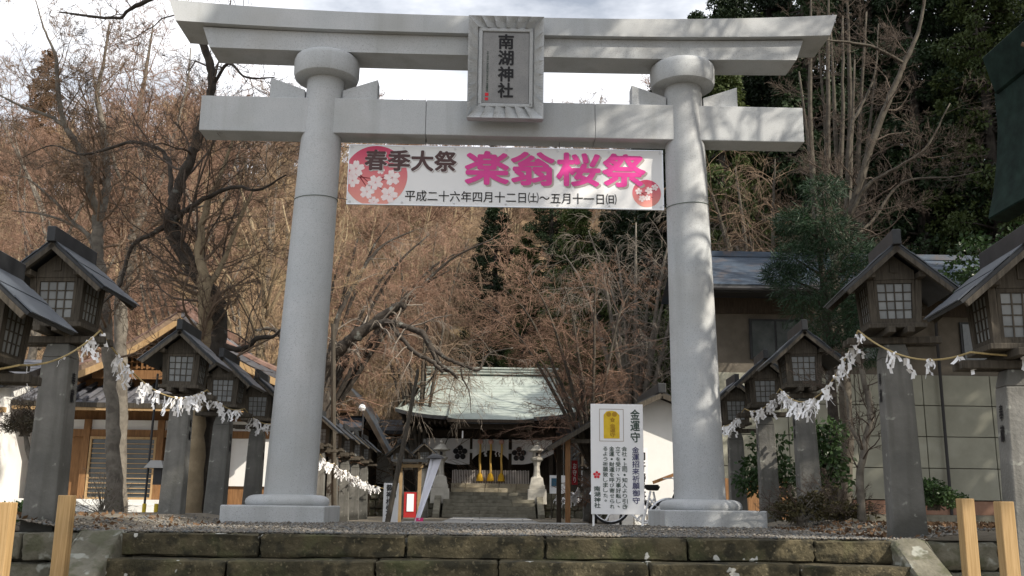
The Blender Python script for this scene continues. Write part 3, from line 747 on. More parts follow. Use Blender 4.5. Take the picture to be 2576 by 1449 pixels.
for x in (-2.95, -.93, .88, 2.75):
    MB().bb(x-.10, x+.10, 30.62, 30.82, 1.2, 3.86).build('column', wood_black, hall, bevel=.01, seg=1)
    MB().bb(x-.12, x+.12, 30.56, 30.61, 2.58, 2.75).build('paper_charm', plaster, hall)
MB().bb(-3.05, 2.95, 30.6, 30.9, 3.28, 3.62).build('lintel_beam', wood_black, hall)
MB().bb(-1.75, 1.75, 27.5, 27.7, 3.45, 3.68).build('porch_beam', wood_black, hall)
for x in (-1.7, 1.62): MB().bb(x-.09, x+.09, 27.5, 27.68, .8, 3.45).build('porch_post', wood_black, hall) if False else None
for x in (-1.25, -1.02): MB().bb(x-.03, x+.03, 27.42, 27.48, 3.05, 3.35).build('hanging_charm', plaster, hall) if x < -1.1 else None
# platform and floor
MB().bb(-7.5, 7.5, 29.2, 40, -.3, .8).build('podium', stone_grey, hall)
MB().bb(-2.9, 2.8, 30.1, 31.8, .8, 1.2).build('floor', wood_black, hall)
rr = random.Random(8)
for k, (z0_, z1_, y0_) in enumerate(((.8, 1.0, 29.5), (1.0, 1.2, 29.8))):
    x = -1.78
    while x < 1.6:
        d = rr.uniform(.55, .9); d = min(d, 1.76-x); MB().bb(x+.008, x+d-.008, y0_, y0_+.5, z0_+.003, z1_).build('step_stone', stone_lit, hall, bevel=.02); x += d
# steps
for k in range(7):
    x = -2.05; zt_ = -.28+.154*(k+1); y0_ = 27.0+.31*k
    while x < 1.9:
        d = min(rr.uniform(1.1, 1.7), 1.92-x); d = d if 1.92-x-d > .4 or 1.92-x-d < .01 else 1.92-x
        MB().bb(x+.006, x+d-.006, y0_, y0_+.40, zt_-.152, zt_).build('step_stone', stone_grey, hall, bevel=.015); x += d
for s in (-2.28, 2.13):
    MB().prism([(26.8, -.3), (26.8, -.12), (29.2, 1.02), (29.3, 1.02), (29.3, -.3)], s-.14, s+.14, 'x').build('stair_cheek', stone_grey, hall, bevel=.02)
for s, xa, xb in ((-1, -7.2, -2.5), (1, 2.4, 7)):
    for z0_ in (-.3, .08, .45):
        x = xa
        while x < xb:
            d = rr.uniform(.35, .65); MB().bb(x, x+d-.02, 29.05+rr.uniform(-.1, .06), 29.4, z0_, z0_+.35).build('podium_stone', rough_stone, hall, bevel=.05, jitter=.02, seed=rr.randint(0, 99)); x += d
# fence: pickets
q = MB()
for i in range(47):
    x = -1.72+i*.0745; q.bb(x-.02, x+.02, 30.0, 30.03, 1.2, 1.78+.012*((i*7) % 3))
fe = q.build('picket_row', mat('pale_picket', (.55, .50, .46), (.66, .6, .55), scale=5), hall); tag(fe, kind='stuff')
MB().bb(-1.74, 1.74, 30.035, 30.06, 1.58, 1.63).build('fence_rail', wood_dark, hall); MB().bb(-1.74, 1.74, 30.035, 30.06, 1.30, 1.35).build('fence_rail', wood_dark, hall)
# curtain
def curtain(xa, xb, ztop, bot):
    q = MB(); n = 26; vs = []
    for i in range(n+1):
        t = i/n; x = xa+(xb-xa)*t; zb = bot(t); top = ztop-.03*abs(math.sin(t*math.pi*5))
        for j in range(7):
            v = j/6; vs.append((x, 30.45+.035*math.sin(t*19+v*2)*v, top+(zb-top)*v))
    q.add(vs, [(i*7+j, i*7+j+1, (i+1)*7+j+1, (i+1)*7+j) for i in range(n) for j in range(6)])
    return q.build('curtain', cloth, hall, smooth='all')
curtain(-2.98, -.98, 3.24, lambda t: 2.5-.47*math.sin(min(1, t*1.25)*math.pi/2)+.10*max(0, t-.75)*4*.3)
curtain(-.86, .80, 3.22, lambda t: 2.28+.42*math.sin(t*math.pi)**.8)
curtain(.95, 2.8, 3.22, lambda t: 2.08+.47*(1-math.sin(min(1, (1-t)*1.25)*math.pi/2)))
for cx, cz in ((-1.42, 2.58), (1.28, 2.54)):
    decal([disc(cx+.215*math.cos(a), cz+.215*math.sin(a), .125, 18) for a in [math.pi/2+i*2*math.pi/5 for i in range(5)]]+[disc(cx, cz, .085, 14)], ink, hall, (0, 30.40, 0), (1, 0, 0), (0, 0, 1), 'plum_crest', .0)
for x in (-.50, -.02, .47):
    br = MB().tube([(x+.012*math.sin(k*.9), 29.9, 3.0-k*.14) for k in range(11)], .048, 8).build('bell_rope', gold_rope, hall, smooth=True)
    MB().lathe([(.05, 1.66), (.11, 1.58), (.165, 1.34), (.155, 1.30)], (x, 29.9, 0), 12).build('tassel', mat('gold_tassel', (.72, .40, .02), (.8, .5, .06), scale=20), br, smooth=True)
    MB().lathe([(.03, 2.94), (.10, 2.98), (.12, 3.06), (.10, 3.14), (.03, 3.18)], (x, 29.9, 0), 12).build('bell', mat('bell_cloth', (.70, .42, .34)), br, smooth=True)
for x in (-.3, .2, .35, -.25):
    q = MB(); z = 2.75
    for j in range(4): q.add([(x-.03+.03*(j % 2), 30.2, z), (x+.03+.03*(j % 2), 30.2, z), (x+.03+.03*(j % 2), 30.19, z-.09), (x-.03+.03*(j % 2), 30.19, z-.09)], [(0, 1, 2, 3)]); z -= .085
    q.build('paper_streamer', paper, hall)
# wings
lat_m = mat('lattice_window_glass', (.12, .13, .13), (.2, .21, .21), scale=3, rough=.3)
for s, xa, xb, lab in ((-1, -7.6, -3.4, 'low white-walled wing left of the shrine hall'), (1, 3.3, 7.4, 'low white-walled wing right of the shrine hall')):
    wg = thing('hall_wing', lab, 'building', ((xa+xb)/2, 31.2, .8))
    MB().bb(xa, xb, 31.2, 34, .8, 3.5).build('wall', plaster, wg)
    curved_roof(wg, roof_slate, (xa+xb)/2, (xb-xa)/2+.3, (xb-xa)/2+.3, 30.5, 33, 3.55, 4.25, .2, 0, rows=8, cols=6)
    MB().bb(xa-.3, xb+.3, 31.0, 31.19, 3.33, 3.5).build('eave_beam', wood_brown, wg)
    for x in np.arange(xa, xb+.01, 1.05): MB().bb(x-.06, x+.06, 31.12, 31.19, .8, 3.4).build('post', wood_dark, wg)
    wx = xb-.85 if s < 0 else xa+.1
    win = MB().bb(wx, wx+.8, 31.15, 31.19, 1.1, 3.2).build('window', wood_dark, wg)
    for i in range(4):
        for j in range(6):
            MB().bb(wx+.08+i*.165, wx+.08+i*.165+.145, 31.13, 31.149, 1.95+j*.18, 1.95+j*.18+.16).build('pane', lat_m, win)
    MB().bb(xa, xb, 31.10, 31.198, .8, 1.15).build('plinth', wood_dark, wg)
# stone lanterns
ls = mat('pale_lantern_stone', (.42, .40, .35), (.54, .52, .46), scale=4, rough=.9, bump=.3, bscale=25)
for x, lab in ((-2.2, 'carved pale stone lantern left of the hall stairs'), (2.02, 'carved pale stone lantern right of the hall stairs')):
    t = thing('stone_lantern', lab, 'stone lantern', (x, 28.8, .3), 'stone lanterns flanking the hall stairs')
    MB().frustum((x, 28.8), .3, .95, .42, .40).build('pedestal', ls, t, bevel=.02)
    MB().frustum((x, 28.8), .952, 1.12, .34, .34).frustum((x, 28.8), 1.12, 1.45, .31, .25).build('base', ls, t, bevel=.015)
    MB().lathe([(.24, 1.452), (.17, 1.52), (.14, 1.7), (.13, 1.95), (.16, 2.08), (.17, 2.12)], (x, 28.8, 0), 8).build('shaft', ls, t)
    MB().lathe([(.17, 2.122), (.28, 2.22), (.29, 2.30), (.2, 2.33)], (x, 28.8, 0), 8).build('bowl', ls, t)
    fb = MB().lathe([(.17, 2.332), (.19, 2.36), (.18, 2.56), (.16, 2.58)], (x, 28.8, 0), 8).build('fire_box', ls, t)
    MB().bb(x-.06, x+.06, 28.8-.195, 28.8-.17, 2.38, 2.53).build('opening_shade', ink, fb)  # black block in place of the shaded hollow
    MB().lathe([(.36, 2.582), (.40, 2.62), (.36, 2.66), (.22, 2.78), (.12, 2.86), (.08, 2.88)], (x, 28.8, 0), 8).build('cap', ls, t)
    MB().lathe([(.05, 2.882), (.09, 2.93), (.08, 2.99), (.02, 3.06)], (x, 28.8, 0), 10).build('finial', ls, t, smooth=True)
    MB().tube([(x+.15*(1 if x < 0 else -1), 28.8, 2.85), (x+.45*(1 if x < 0 else -1), 28.9, 3.55), (x+.5*(1 if x < 0 else -1), 28.9, 3.7)], .025, 6).build('bracket', wood_dark, t)

# ------------------------------------------------------------------ left office building with wide front gable
off = thing('shrine_office', 'wooden shrine office with wide front gable and lattice doors at left', 'building', (-7.9, 10, -.28))
bark = mat('brown_bark_roof', (.17, .12, .085), (.30, .215, .15), scale=5, rough=.9, bump=.6, bscale=22)
tile = mat('dark_roof_tile', (.08, .085, .10), (.15, .15, .165), scale=3, rough=.5, spec=.5)
tile_red = mat('reddish_ridge_tile', (.12, .07, .055), (.20, .125, .10), scale=5, rough=.7)
wood_tan = mat('tan_wood', (.22, .15, .075), (.30, .215, .12), scale=4, rough=.8)
wood_lit = mat('sunlit_pale_wood', (.36, .23, .11), (.46, .32, .17), scale=4, rough=.7, stretch=(6, 6, 1))  # paler copy of the brown wood, with sunlight put into its colour
apx, apz, exl, exr, ez = -7.78, 4.85, -10.5, -5.25, 3.32
for s, ex in ((-1, exl), (1, exr)):
    q = MB(); k = 10; us = [i/k for i in range(k+1)]
    def P_(u, d): return (apx+(ex-apx)*u, apz+(ez-apz)*u-.16*math.sin(math.pi*u)+d)
    for r in range(k):
        a, c = P_(us[r], .03), P_(us[r+1], .0); a2 = P_(us[r+1], -.14); a1 = P_(us[r], -.14)
        q.add([(a[0], 9.0, a[1]), (c[0], 9.0, c[1]), (c[0], 15.5, c[1]), (a[0], 15.5, a[1]), (a1[0], 9.0, a1[1]), (a2[0], 9.0, a2[1]), (a2[0], 15.5, a2[1]), (a1[0], 15.5, a1[1])], [(0, 1, 2, 3), (7, 6, 5, 4), (0, 4, 5, 1)]+([(1, 5, 6, 2)] if r == k-1 else []))
    rf = q.build('roof_slope', bark if s < 0 else tile, off)
    q = MB(); pts = [P_(u, -.15) for u in us]
    vs = [(p[0], y, p[1]-d) for p in pts for y, d in ((8.93, 0), (8.93, .17), (8.99, .17), (8.99, 0))]
    q.add(vs, [(4*i+j, 4*i+(j+1) % 4, 4*i+4+(j+1) % 4, 4*i+4+j) for i in range(k) for j in range(4)]+[(0, 1, 2, 3), (4*k+3, 4*k+2, 4*k+1, 4*k)])
    q.build('bargeboard', wood_lit, rf)
    for j in range(7):      # ridge rolls down the slope
        y = 9.25+j*1.0
        MB().tube([(P_(u, .05)[0], y, P_(u, .05)[1]) for u in us], .05 if j else .10, 8).build('roll_tile', tile_red if j == 0 else (bark if s < 0 else tile), rf, smooth=True)
MB().bb(apx-.14, apx+.14, 8.95, 15.6, apz-.02, apz+.26).build('ridge', tile_red, off, bevel=.05)
# gable lattice
gl = MB().prism([(exl+.7, 3.45), (exr-.7, 3.45), (apx, 4.72)], 9.62, 9.68).build('gable_wall', wood_black, off)
q = MB()
for i in range(-14, 15):
    x = apx+i*.13; h = 4.62-abs(x-apx)*.58
    if h > 3.5: q.bb(x-.022, x+.022, 9.56, 9.58, 3.47, h)
for j in range(9):
    z = 3.52+j*.13; hw = (4.62-z)/.58
    q.bb(apx-hw, apx+hw, 9.585, 9.605, z-.022, z+.022)
q.build('gable_lattice', wood_brown, gl)
MB().bb(exl+.5, exr-.5, 9.5, 9.7, 3.22, 3.44).build('tie_beam', wood_brown, off)
# pent roof of tiles
pt, _ = curved_roof(off, tile, -8.1, 3.4, 3.4, 8.7, 10.3, 2.55, 3.2, .2, .05, 'pent_roof', rows=7, cols=14, under=wood_dark, thick=.12)
for i in range(22): MB().tube([(-11.3+i*.30, 8.68, 2.60), (-11.3+i*.30, 10.3, 3.25)], .055, 6).build('roll_tile', tile, pt, smooth=True)
MB().bb(-11.5, -4.75, 8.72, 8.85, 2.37, 2.45).build('eave_board', wood_lit, off)
for i in range(24): MB().bb(-11.4+i*.28, -11.33+i*.28, 8.8, 10, 2.45, 2.52).build('rafter', wood_brown, off)
MB().bb(-11.2, -5.0, 10.05, 15, -.3, 3.4).build('wall', wood_brown, off)
MB().bb(-11.15, -5.05, 9.99, 10.04, 2.0, 2.24).build('white_band', plaster, off)
MB().bb(-11.2, -5.0, 9.93, 10.04, 1.82, 2.0).build('door_beam', wood_brown, off)
MB().bb(-8.2, -5.05, 9.99, 10.04, .65, 1.82).build('plaster_bay', plaster, off)
for x in (-11.15, -10.15, -8.33, -6.7, -5.1): MB().bb(x-.08, x+.08, 9.9, 10.045, -.3, 2.25).build('post', wood_brown, off)
glass_d = mat('dark_glass', (.05, .06, .06), (.10, .11, .11), scale=2, rough=.15, spec=.5)
for i in range(2):
    xa = -10.05+i*.83; d_ = MB().bb(xa, xa+.05, 9.9, 9.94, .1, 1.82).bb(xa+.76, xa+.81, 9.9, 9.94, .1, 1.82).bb(xa+.05, xa+.76, 9.9, 9.94, .1, .35).bb(xa+.05, xa+.76, 9.9, 9.94, 1.76, 1.82).build('lattice_door', wood_lit, off)
    MB().bb(xa+.05, xa+.76, 9.95, 9.96, .35, 1.76).build('glass', glass_d, d_)
    for j in range(11): MB().bb(xa+.05, xa+.76, 9.905, 9.935, .44+j*.12, .458+j*.12).build('door_bar', wood_lit, d_)
# pale steps and floor edge
cs = mat('pale_concrete', (.58, .58, .56), (.68, .68, .66), scale=3, rough=.9)
for k in range(4): MB().bb(-11.6, -8.0, 8.1+.36*k, 9.9, -.3+.15*k, -.3+.15*(k+1)-.004).build('step', cs, off, bevel=.01, seg=1)
# white pavilion at the far left
pv = thing('white_annex', 'bright white annex with framed window panels at the far left edge', 'building', (-12.5, 8.6, -.28))
MB().bb(-14.5, -11.55, 8.4, 11, -.3, 3.0).build('wall', plaster, pv)
for i, x in enumerate((-14.2, -12.75)):
    f_ = MB().bb(x, x+1.15, 8.33, 8.395, .8, 2.15).build('window', wood_lit, pv)
    MB().bb(x+.1, x+1.05, 8.31, 8.328, .9, 2.05).build('pane', white_paint, f_)
MB().bb(-14.6, -11.45, 8.25, 8.39, 2.25, 2.37).build('beam', wood_lit, pv)
MB().bb(-14.6, -11.45, 8.2, 8.39, -.1, .12).build('sill', cs, pv)
curved_roof(pv, tile, -13, 1.7, 1.7, 7.8, 10.5, 2.9, 3.8, .2, .05, rows=8, cols=6)

# ------------------------------------------------------------------ building with sweeping curved verge, left of the hall
kb = thing('prayer_building', 'dark building with sweeping curved roof edge left of the hall', 'building', (-8, 27, -.28))
apx2, apz2 = -8.4, 6.3
def V2(u, s, d=0): return (apx2+s*4.2*u**.92, apz2-4.15*(u-.30*math.sin(math.pi*u)*.75)*.98-.0+d)
for s in (-1, 1):
    q = MB(); k = 14; us = [i/k for i in range(k+1)]
    for r in range(k):
        a, c, a1, a2 = V2(us[r], s, .03), V2(us[r+1], s), V2(us[r], s, -.2), V2(us[r+1], s, -.2)
        q.add([(a[0], 26.6, a[1]), (c[0], 26.6, c[1]), (c[0], 33, c[1]), (a[0], 33, a[1]), (a1[0], 26.6, a1[1]), (a2[0], 26.6, a2[1]), (a2[0], 33, a2[1]), (a1[0], 33, a1[1])], [(0, 1, 2, 3), (7, 6, 5, 4), (0, 4, 5, 1)]+([(1, 5, 6, 2)] if r == k-1 else []))
    rf = q.build('roof_slope', roof_slate, kb)
    q = MB(); pts = [V2(u, s, -.02) for u in us]
    vs = [(p[0], y, p[1]-d) for p in pts for y, d in ((26.5, 0), (26.5, .34), (26.6, .34), (26.6, 0))]
    q.add(vs, [(4*i+j, 4*i+(j+1) % 4, 4*i+4+(j+1) % 4, 4*i+4+j) for i in range(k) for j in range(4)]+[(0, 1, 2, 3), (4*k+3, 4*k+2, 4*k+1, 4*k)])
    q.build('bargeboard', wood_black, rf)
    for j in range(12):
        u = .12+j*.07; p = V2(u, s, -.26); MB().box((p[0], 29.6, p[1]), (.09, 6, .1)).build('purlin', wood_black, rf)
MB().bb(apx2-.2, apx2+.2, 26.45, 33, apz2-.05, apz2+.4).build('ridge', roof_dark, kb)
MB().bb(-11.6, -5.3, 27.8, 32.6, -.3, 3.3).prism([(-11.6, 3.3), (-5.3, 3.3), (-8.4, 5.5)], 27.8, 32.6).build('wall', wood_black, kb)
MB().bb(-11.4, -5.9, 27.2, 27.5, 4.05, 4.35).build('head_beam', wood_brown, kb)
curved_roof(kb, roof_slate, -7.4, 2.0, 2.0, 25.9, 27.7, 3.3, 3.95, .1, .05, 'porch_roof', rows=5, cols=6)
for x in (-6.4, -6.05, -5.7): MB().bb(x-.05, x+.05, 25.95, 26.4, 3.08, 3.18).build('beam_end', plaster, kb)
for i in range(5):
    x = -9.3+i*.75; f_ = MB().bb(x, x+.65, 27.72, 27.79, .9, 2.9).build('window', wood_dark, kb)
    for r in range(4):
        for c in range(2): MB().bb(x+.06+c*.28, x+.06+c*.28+.25, 27.70, 27.718, 1.0+r*.46, 1.0+r*.46+.42).build('pane', lat_m, f_)

# ------------------------------------------------------------------ long building at right
lb = thing('long_building', 'long two-storey building with grey-blue metal roof behind the right lanterns', 'building', (10.5, 11, -.28))
metal_roof = mat('blue_grey_sheet_roof', (.035, .055, .085), (.075, .10, .135), scale=2, rough=.45, spec=.4, stretch=(1, 6, 6)); speck(metal_roof, 2.2, (.12, .085, .065), .52, .7, .6)
curved_roof(lb, metal_roof, 10.5, 5.2, 5.2, 9.9, 13.3, 5.98, 7.62, 0, 0, rows=26, cols=4, thick=.2)
MB().add([(5.3, 13.3, 7.64), (15.7, 13.3, 7.64), (15.7, 15.6, 6.6), (5.3, 15.6, 6.6)], [(0, 1, 2, 3)]).build('rear_roof', metal_roof, lb)
MB().bb(5.25, 15.75, 13.15, 13.45, 7.58, 7.74).build('ridge', metal_roof, lb)
MB().tube([(5.3, 9.86, 5.86), (15.7, 9.86, 5.86)], .06, 8).build('gutter', iron, lb, smooth=True)
for x_ in (8.3, 12.0): MB().tube([(x_, 9.9, 5.8), (x_, 10.9, 5.5), (x_, 11.05, 5.2), (x_, 11.05, -.2)], .04, 8).build('downpipe', iron, lb, smooth=True)
upper = mat('brown_grey_cladding', (.10, .088, .07), (.15, .13, .105), scale=2, rough=.9)
MB().bb(5.7, 15.3, 11.2, 15.4, 3.72, 5.9).build('upper_wall', upper, lb)
MB().bb(5.6, 15.4, 11.12, 11.19, 5.45, 5.88).build('eave_shade_strip', wood_black, lb)  # black strip added for the shade under the eave, no real board
clad = mat('beige_wall_panel', (.23, .23, .185), (.29, .29, .235), scale=1.5, rough=.8, rnd=.05); speck(clad, 1.2, (.36, .36, .30), .52, .75, .6)
MB().bb(5.95, 15.25, 11.25, 15.2, -.3, 3.72).build('core_wall', wood_black, lb)
for r in range(4):
    for c in range(5):
        x = 6.0+c*1.85; MB().bb(x+.012, x+1.838, 11.17, 11.26, .52+r*.83+.01, .52+(r+1)*.83-.01).build('wall_panel', clad, lb, bevel=.006, seg=1)
MB().bb(5.95, 15.25, 11.1, 11.24, .15, .50).build('base_band', mat('brown_base', (.22, .12, .08), (.28, .17, .12), scale=3), lb)
MB().bb(5.95, 15.25, 11.0, 11.24, -.3, .145).build('footing', stone_grey, lb)
# upper windows
for i in range(3):
    x = 6.9+i*2.9; f_ = MB().bb(x, x+1.4, 11.13, 11.19, 4.2, 5.3).build('window', roof_dark, lb); MB().bb(x+.06, x+.67, 11.11, 11.128, 4.26, 5.24).build('pane', glass_d, f_); MB().bb(x+.73, x+1.34, 11.11, 11.128, 4.26, 5.24).build('pane', glass_d, f_)

# ------------------------------------------------------------------ brown board fence right of the white shed
fn = thing('board_fence', 'low orange-brown board fence beside the right gate pillar', 'fence', (5.3, 7.6, -.28))
for i in range(15):
    x = 4.4+i*.15; MB().bb(x, x+.142, 7.6, 7.63, -.28, .92+.002*(i % 3)).build('board', wood_brown, fn)
MB().bb(4.35, 6.7, 7.635, 7.68, .78, .86).build('rail', wood_dark, fn)
MB().bar((3.55, 7.4, .80), (4.5, 7.4, 1.16), .06, .07).build('slanted_rail', wood_brown, fn)

# ------------------------------------------------------------------ white shed behind the sign
sh = thing('white_shed', 'small white plaster shed with low gable roof behind the amulet sign', 'shed', (4.1, 9, -.28))
xa, xb, ax, az, ezz = 3.05, 5.1, 4.0, 2.86, 2.42
MB().prism([(xa, -.3), (xb, -.3), (xb, ezz), (ax, az), (xa, ezz)], 9.0, 11.5).build('wall', plaster, sh)
for s, ex, dz in ((-1, xa-.35, .17), (1, xb+.35, .17)):
    sl_ = (az-ezz)/abs(ax-(xa if s < 0 else xb)); zz = az-sl_*abs(ex-ax)
    vs = []
    for d in (.03, .13): vs += [(ax, 8.55, az+d), (ex, 8.55, zz+d), (ex, 11.7, zz+d), (ax, 11.7, az+d)]
    rs_ = MB().add(vs, BX).build('roof_slope', roof_dark, sh)
    MB().bar((ax, 8.53, az+.03), (ex, 8.53, zz+.03), .03, .12, (0, 0, 1)).build('bargeboard', wood_dark, rs_)
MB().bb(ax-.10, ax+.10, 8.5, 11.8, az+.08, az+.32).build('ridge_cap', roof_dark, sh, bevel=.02)
rbd = thing('reception_board', 'white upright reception board leaning on the shed wall, mostly behind the amulet sign', 'sign', (3.58, 8.7, -.28))
MB().bb(3.28, 3.66, 8.72, 8.75, .1, 1.65).build('board', white_paint, rbd)
text('御祈祷受付', ink, rbd, Vector((3.36, 8.718, .35)), (1, 0, 0), (0, 0, 1), .24, 1.2, bold=.03, vertical=True, name='lettering')
MB().bb(3.30, 3.33, 8.755, 8.79, -.28, 1.6).bb(3.61, 3.64, 8.755, 8.79, -.28, 1.6).build('leg_pair', wood_dark, rbd)

# ------------------------------------------------------------------ open shelter
sv = thing('open_shelter', 'open wooden shelter with sloping roof left of the amulet sign', 'shelter', (2.9, 15, -.28))
ax, az, exl_, ezl = 3.7, 3.18, 1.62, 1.92
for s, ex in ((-1, exl_), (1, 5.6)):
    vs = []
    zz = ezl
    for d in (.0, .07): vs += [(ax, 14.6, az+d), (ex, 14.6, zz+d), (ex, 18.5, zz+d), (ax, 18.5, az+d)]
    r_ = MB().add(vs, BX).build('roof_slope', roof_dark, sv)
    MB().bar((ax, 14.57, az-.03), (ex, 14.57, zz-.03), .05, .13).build('bargeboard', wood_dark, r_)
    vs = [(ax, 14.7, az-.02), (ex+(.1 if s < 0 else -.1), 14.7, zz+.02), (ex+(.1 if s < 0 else -.1), 18.4, zz+.02), (ax, 18.4, az-.02), (ax, 14.7, az-.03), (ex+(.1 if s < 0 else -.1), 14.7, zz+.01), (ex+(.1 if s < 0 else -.1), 18.4, zz+.01), (ax, 18.4, az-.03)]
    MB().add(vs, BX).build('ceiling_boards', stone_grey, r_)
for x, y in ((2.25, 14.9), (2.2, 17.9), (5.0, 14.9), (5.0, 17.9)):
    MB().bb(x-.075, x+.075, y-.075, y+.075, -.3, 1.92+.602*(x-1.62) if x < 3.7 else 2.2).build('post', wood_brown if y < 16 else wood_black, sv, bevel=.01, seg=1)
MB().bb(2.2, 5.1, 14.85, 14.95, 2.12, 2.24).build('tie_beam', wood_dark, sv)
# red hanging sign and blue-and-white notice near the shelter
o = thing('red_hanging_banner', 'small red vertical banner with white characters hanging beside the shelter post', 'banner', (2.75, 18.3, .9))
MB().bb(2.66, 2.86, 18.3, 18.32, .95, 1.75).build('cloth', mat('red_cloth', (.45, .04, .05)), o)
text('お守り', white_paint, o, Vector((2.70, 18.298, 1.02)), (1, 0, 0), (0, 0, 1), .12, .64, vertical=True, bold=.03)
o = thing('notice_board', 'small white notice board with a blue picture beyond the shelter', 'sign', (2.65, 27, .3))
MB().bb(2.45, 3.1, 26.6, 26.64, .75, 1.5).build('board', white_paint, o); MB().bb(2.52, 2.86, 26.58, 26.598, 1.05, 1.38).build('blue_picture', mat('blue_print', (.05, .13, .2)), o)
MB().bb(2.5, 2.55, 26.645, 26.68, -.28, 1.45).build('leg', wood_dark, o); MB().bb(3.0, 3.05, 26.645, 26.68, -.28, 1.45).build('leg', wood_dark, o)

# ------------------------------------------------------------------ dark steep copper roof at the right edge
dg = thing('copper_roofed_gate', 'dark copper-roofed structure cut off by the right edge of the picture', 'gate', (10.2, 1, 0))
pts = [U(2500, 235, 1), U(2508, 320, 1), U(2506, 400, 1), U(2498, 480, 1), U(2484, 552, 1)]
prof = [(p.x, p.z) for p in pts]
axx = 10.3
full = prof+[(2*axx-x, z) for x, z in reversed(prof)]
q = MB()
for s in (-1, 1):
    pr = prof if s < 0 else [(2*axx-x, z) for x, z in prof]
    q.prism(pr+[(x-s*.34, z-.06) for x, z in reversed(pr)], -2.4, 1.0)
q.prism([(prof[0][0]+.1, prof[0][1]-.02), (2*axx-prof[0][0]-.1, prof[0][1]-.02), (axx, 9.2), ], -2.3, .9)
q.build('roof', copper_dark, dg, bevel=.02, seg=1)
tl, tb = U(2468, 145, .9), U(2502, 238, .9)
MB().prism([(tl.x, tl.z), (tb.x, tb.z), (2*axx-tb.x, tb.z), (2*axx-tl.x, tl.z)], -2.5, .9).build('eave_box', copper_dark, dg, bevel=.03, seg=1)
for s in (-1, 1): 
    MB().bb(axx+s*1.15-.12, axx+s*1.15+.12, -2.0, -1.76, -.1, 7.4).build('post', wood_black, dg); MB().bb(axx+s*1.15-.12, axx+s*1.15+.12, .4, .64, -.1, 7.4).build('post', wood_black, dg)

# ------------------------------------------------------------------ small things on the forecourt
o = thing('reception_sign', 'narrow white reception sign with red foot strip left of the path', 'sign', (-1.55, 3.2, -.15))
a = U(966, 1215, 3.2); c = U(1000, 1324, 3.2); a.z -= .0
MB().bb(a.x, c.x+.0, 3.2, 3.22, c.z+.055, a.z).build('board', white_paint, o); MB().bb(a.x+.01, c.x-.0, 3.2, 3.22, c.z-.02, c.z+.05).build('foot_strip', mat('crimson_strip', (.42, .05, .08)), o)
text('御神札受付', ink, o, Vector((a.x+.05, 3.198, c.z+.13)), (1, 0, 0), (0, 0, 1), .09, .60, bold=.03, vertical=True); text('御祈願', ink_green, o, Vector((a.x+.165, 3.198, c.z+.50)), (1, 0, 0), (0, 0, 1), .06, .25, bold=.03, vertical=True)
MB().bb(a.x+.02, a.x+.05, 3.225, 3.25, -.3, a.z-.1).bb(c.x-.05, c.x-.02, 3.225, 3.25, -.3, a.z-.1).build('legs', wood_dark, o)
# leaning pole and prop post carrying the weeping cherry
a, c = U(968, 1330, 2.6), U(1052, 930, 3.4); a.z = -.3
tag(MB().tube([a, a.lerp(c, .35), a.lerp(c, .7)+Vector((.01, 0, 0)), c], [.05, .046, .04, .03], 8).build('leaning_pole', wood_dark, smooth=True), 'long thin leaning wooden pole crossing the reception sign', 'pole')
a, c = U(852, 1085, 12.5), U(838, 815, 12.5); a.z = -.28
tag(MB().tube([a, c], [.075, .06], 8).build('prop_post', wood_dark, smooth=True), 'upright wooden prop under the cherry branch beside the left gate pillar', 'pole')
# leaning flag
fl_ = thing('leaning_flag', 'white streamer flag on a leaning pole in front of the hall stairs', 'flag', (-1, 2.5, -.1))
a, c = U(1038, 1332, 2.5), U(1092, 1150, 2.9)
MB().tube([a, c], .011, 6).build('pole', steel, fl_)
n = 12; q = MB(); vs = []
for i in range(n+1):
    t = i/n; p = c.lerp(a, t*.86); wd = .155*(1-t*.55); 
    for j in range(5): vs.append(p+Vector((.01+wd*(j/4-.15)-.05*(1-t)*(1-j/4), .02*math.sin(j*1.7+t*5), -.01)))
q.add(vs, [(i*5+j, i*5+j+1, (i+1)*5+j+1, (i+1)*5+j) for i in range(n) for j in range(4)])
q.build('cloth', mat('pale_flag_cloth', (.70, .71, .80), (.78, .78, .84), scale=4), fl_, smooth='all')
e = c.lerp(a, .86); MB().bb(e.x-.02, e.x+.13, 2.55, 2.57, e.z-.07, e.z+.02).build('pink_hem', mat('pink_cloth', (.65, .04, .18)), fl_)
MB().lathe([(.02, 0), (.17, .02), (.12, .06), (.05, .10)], (c.x+.02, c.y, c.z-.04), 10).build('dark_cap', iron, fl_, smooth=True)
# red notice box under its own little roof
o = thing('red_notice_box', 'red notice box with white sheet under a small timber roof', 'notice board', (-1.1, 9, -.28))
a = U(1017, 1238, 9); c = U(1046, 1302, 9)
MB().bb(a.x, c.x, 9, 9.05, c.z, a.z).build('red_panel', mat('red_panel', (.33, .02, .02)), o); MB().bb(a.x+.07, c.x-.06, 8.985, 8.998, c.z+.14, a.z-.04).build('white_sheet', white_paint, o)
for x in (a.x-.14, c.x+.02): MB().bb(x, x+.08, 9.0, 9.08, -.28, 1.25).build('post', wood_tan, o)
MB().bb(a.x-.3, c.x+.22, 8.8, 9.4, 1.25, 1.31).build('roof', roof_dark, o); MB().bb(a.x-.16, c.x+.14, 8.92, 8.98, 1.12, 1.2).build('beam', wood_tan, o)
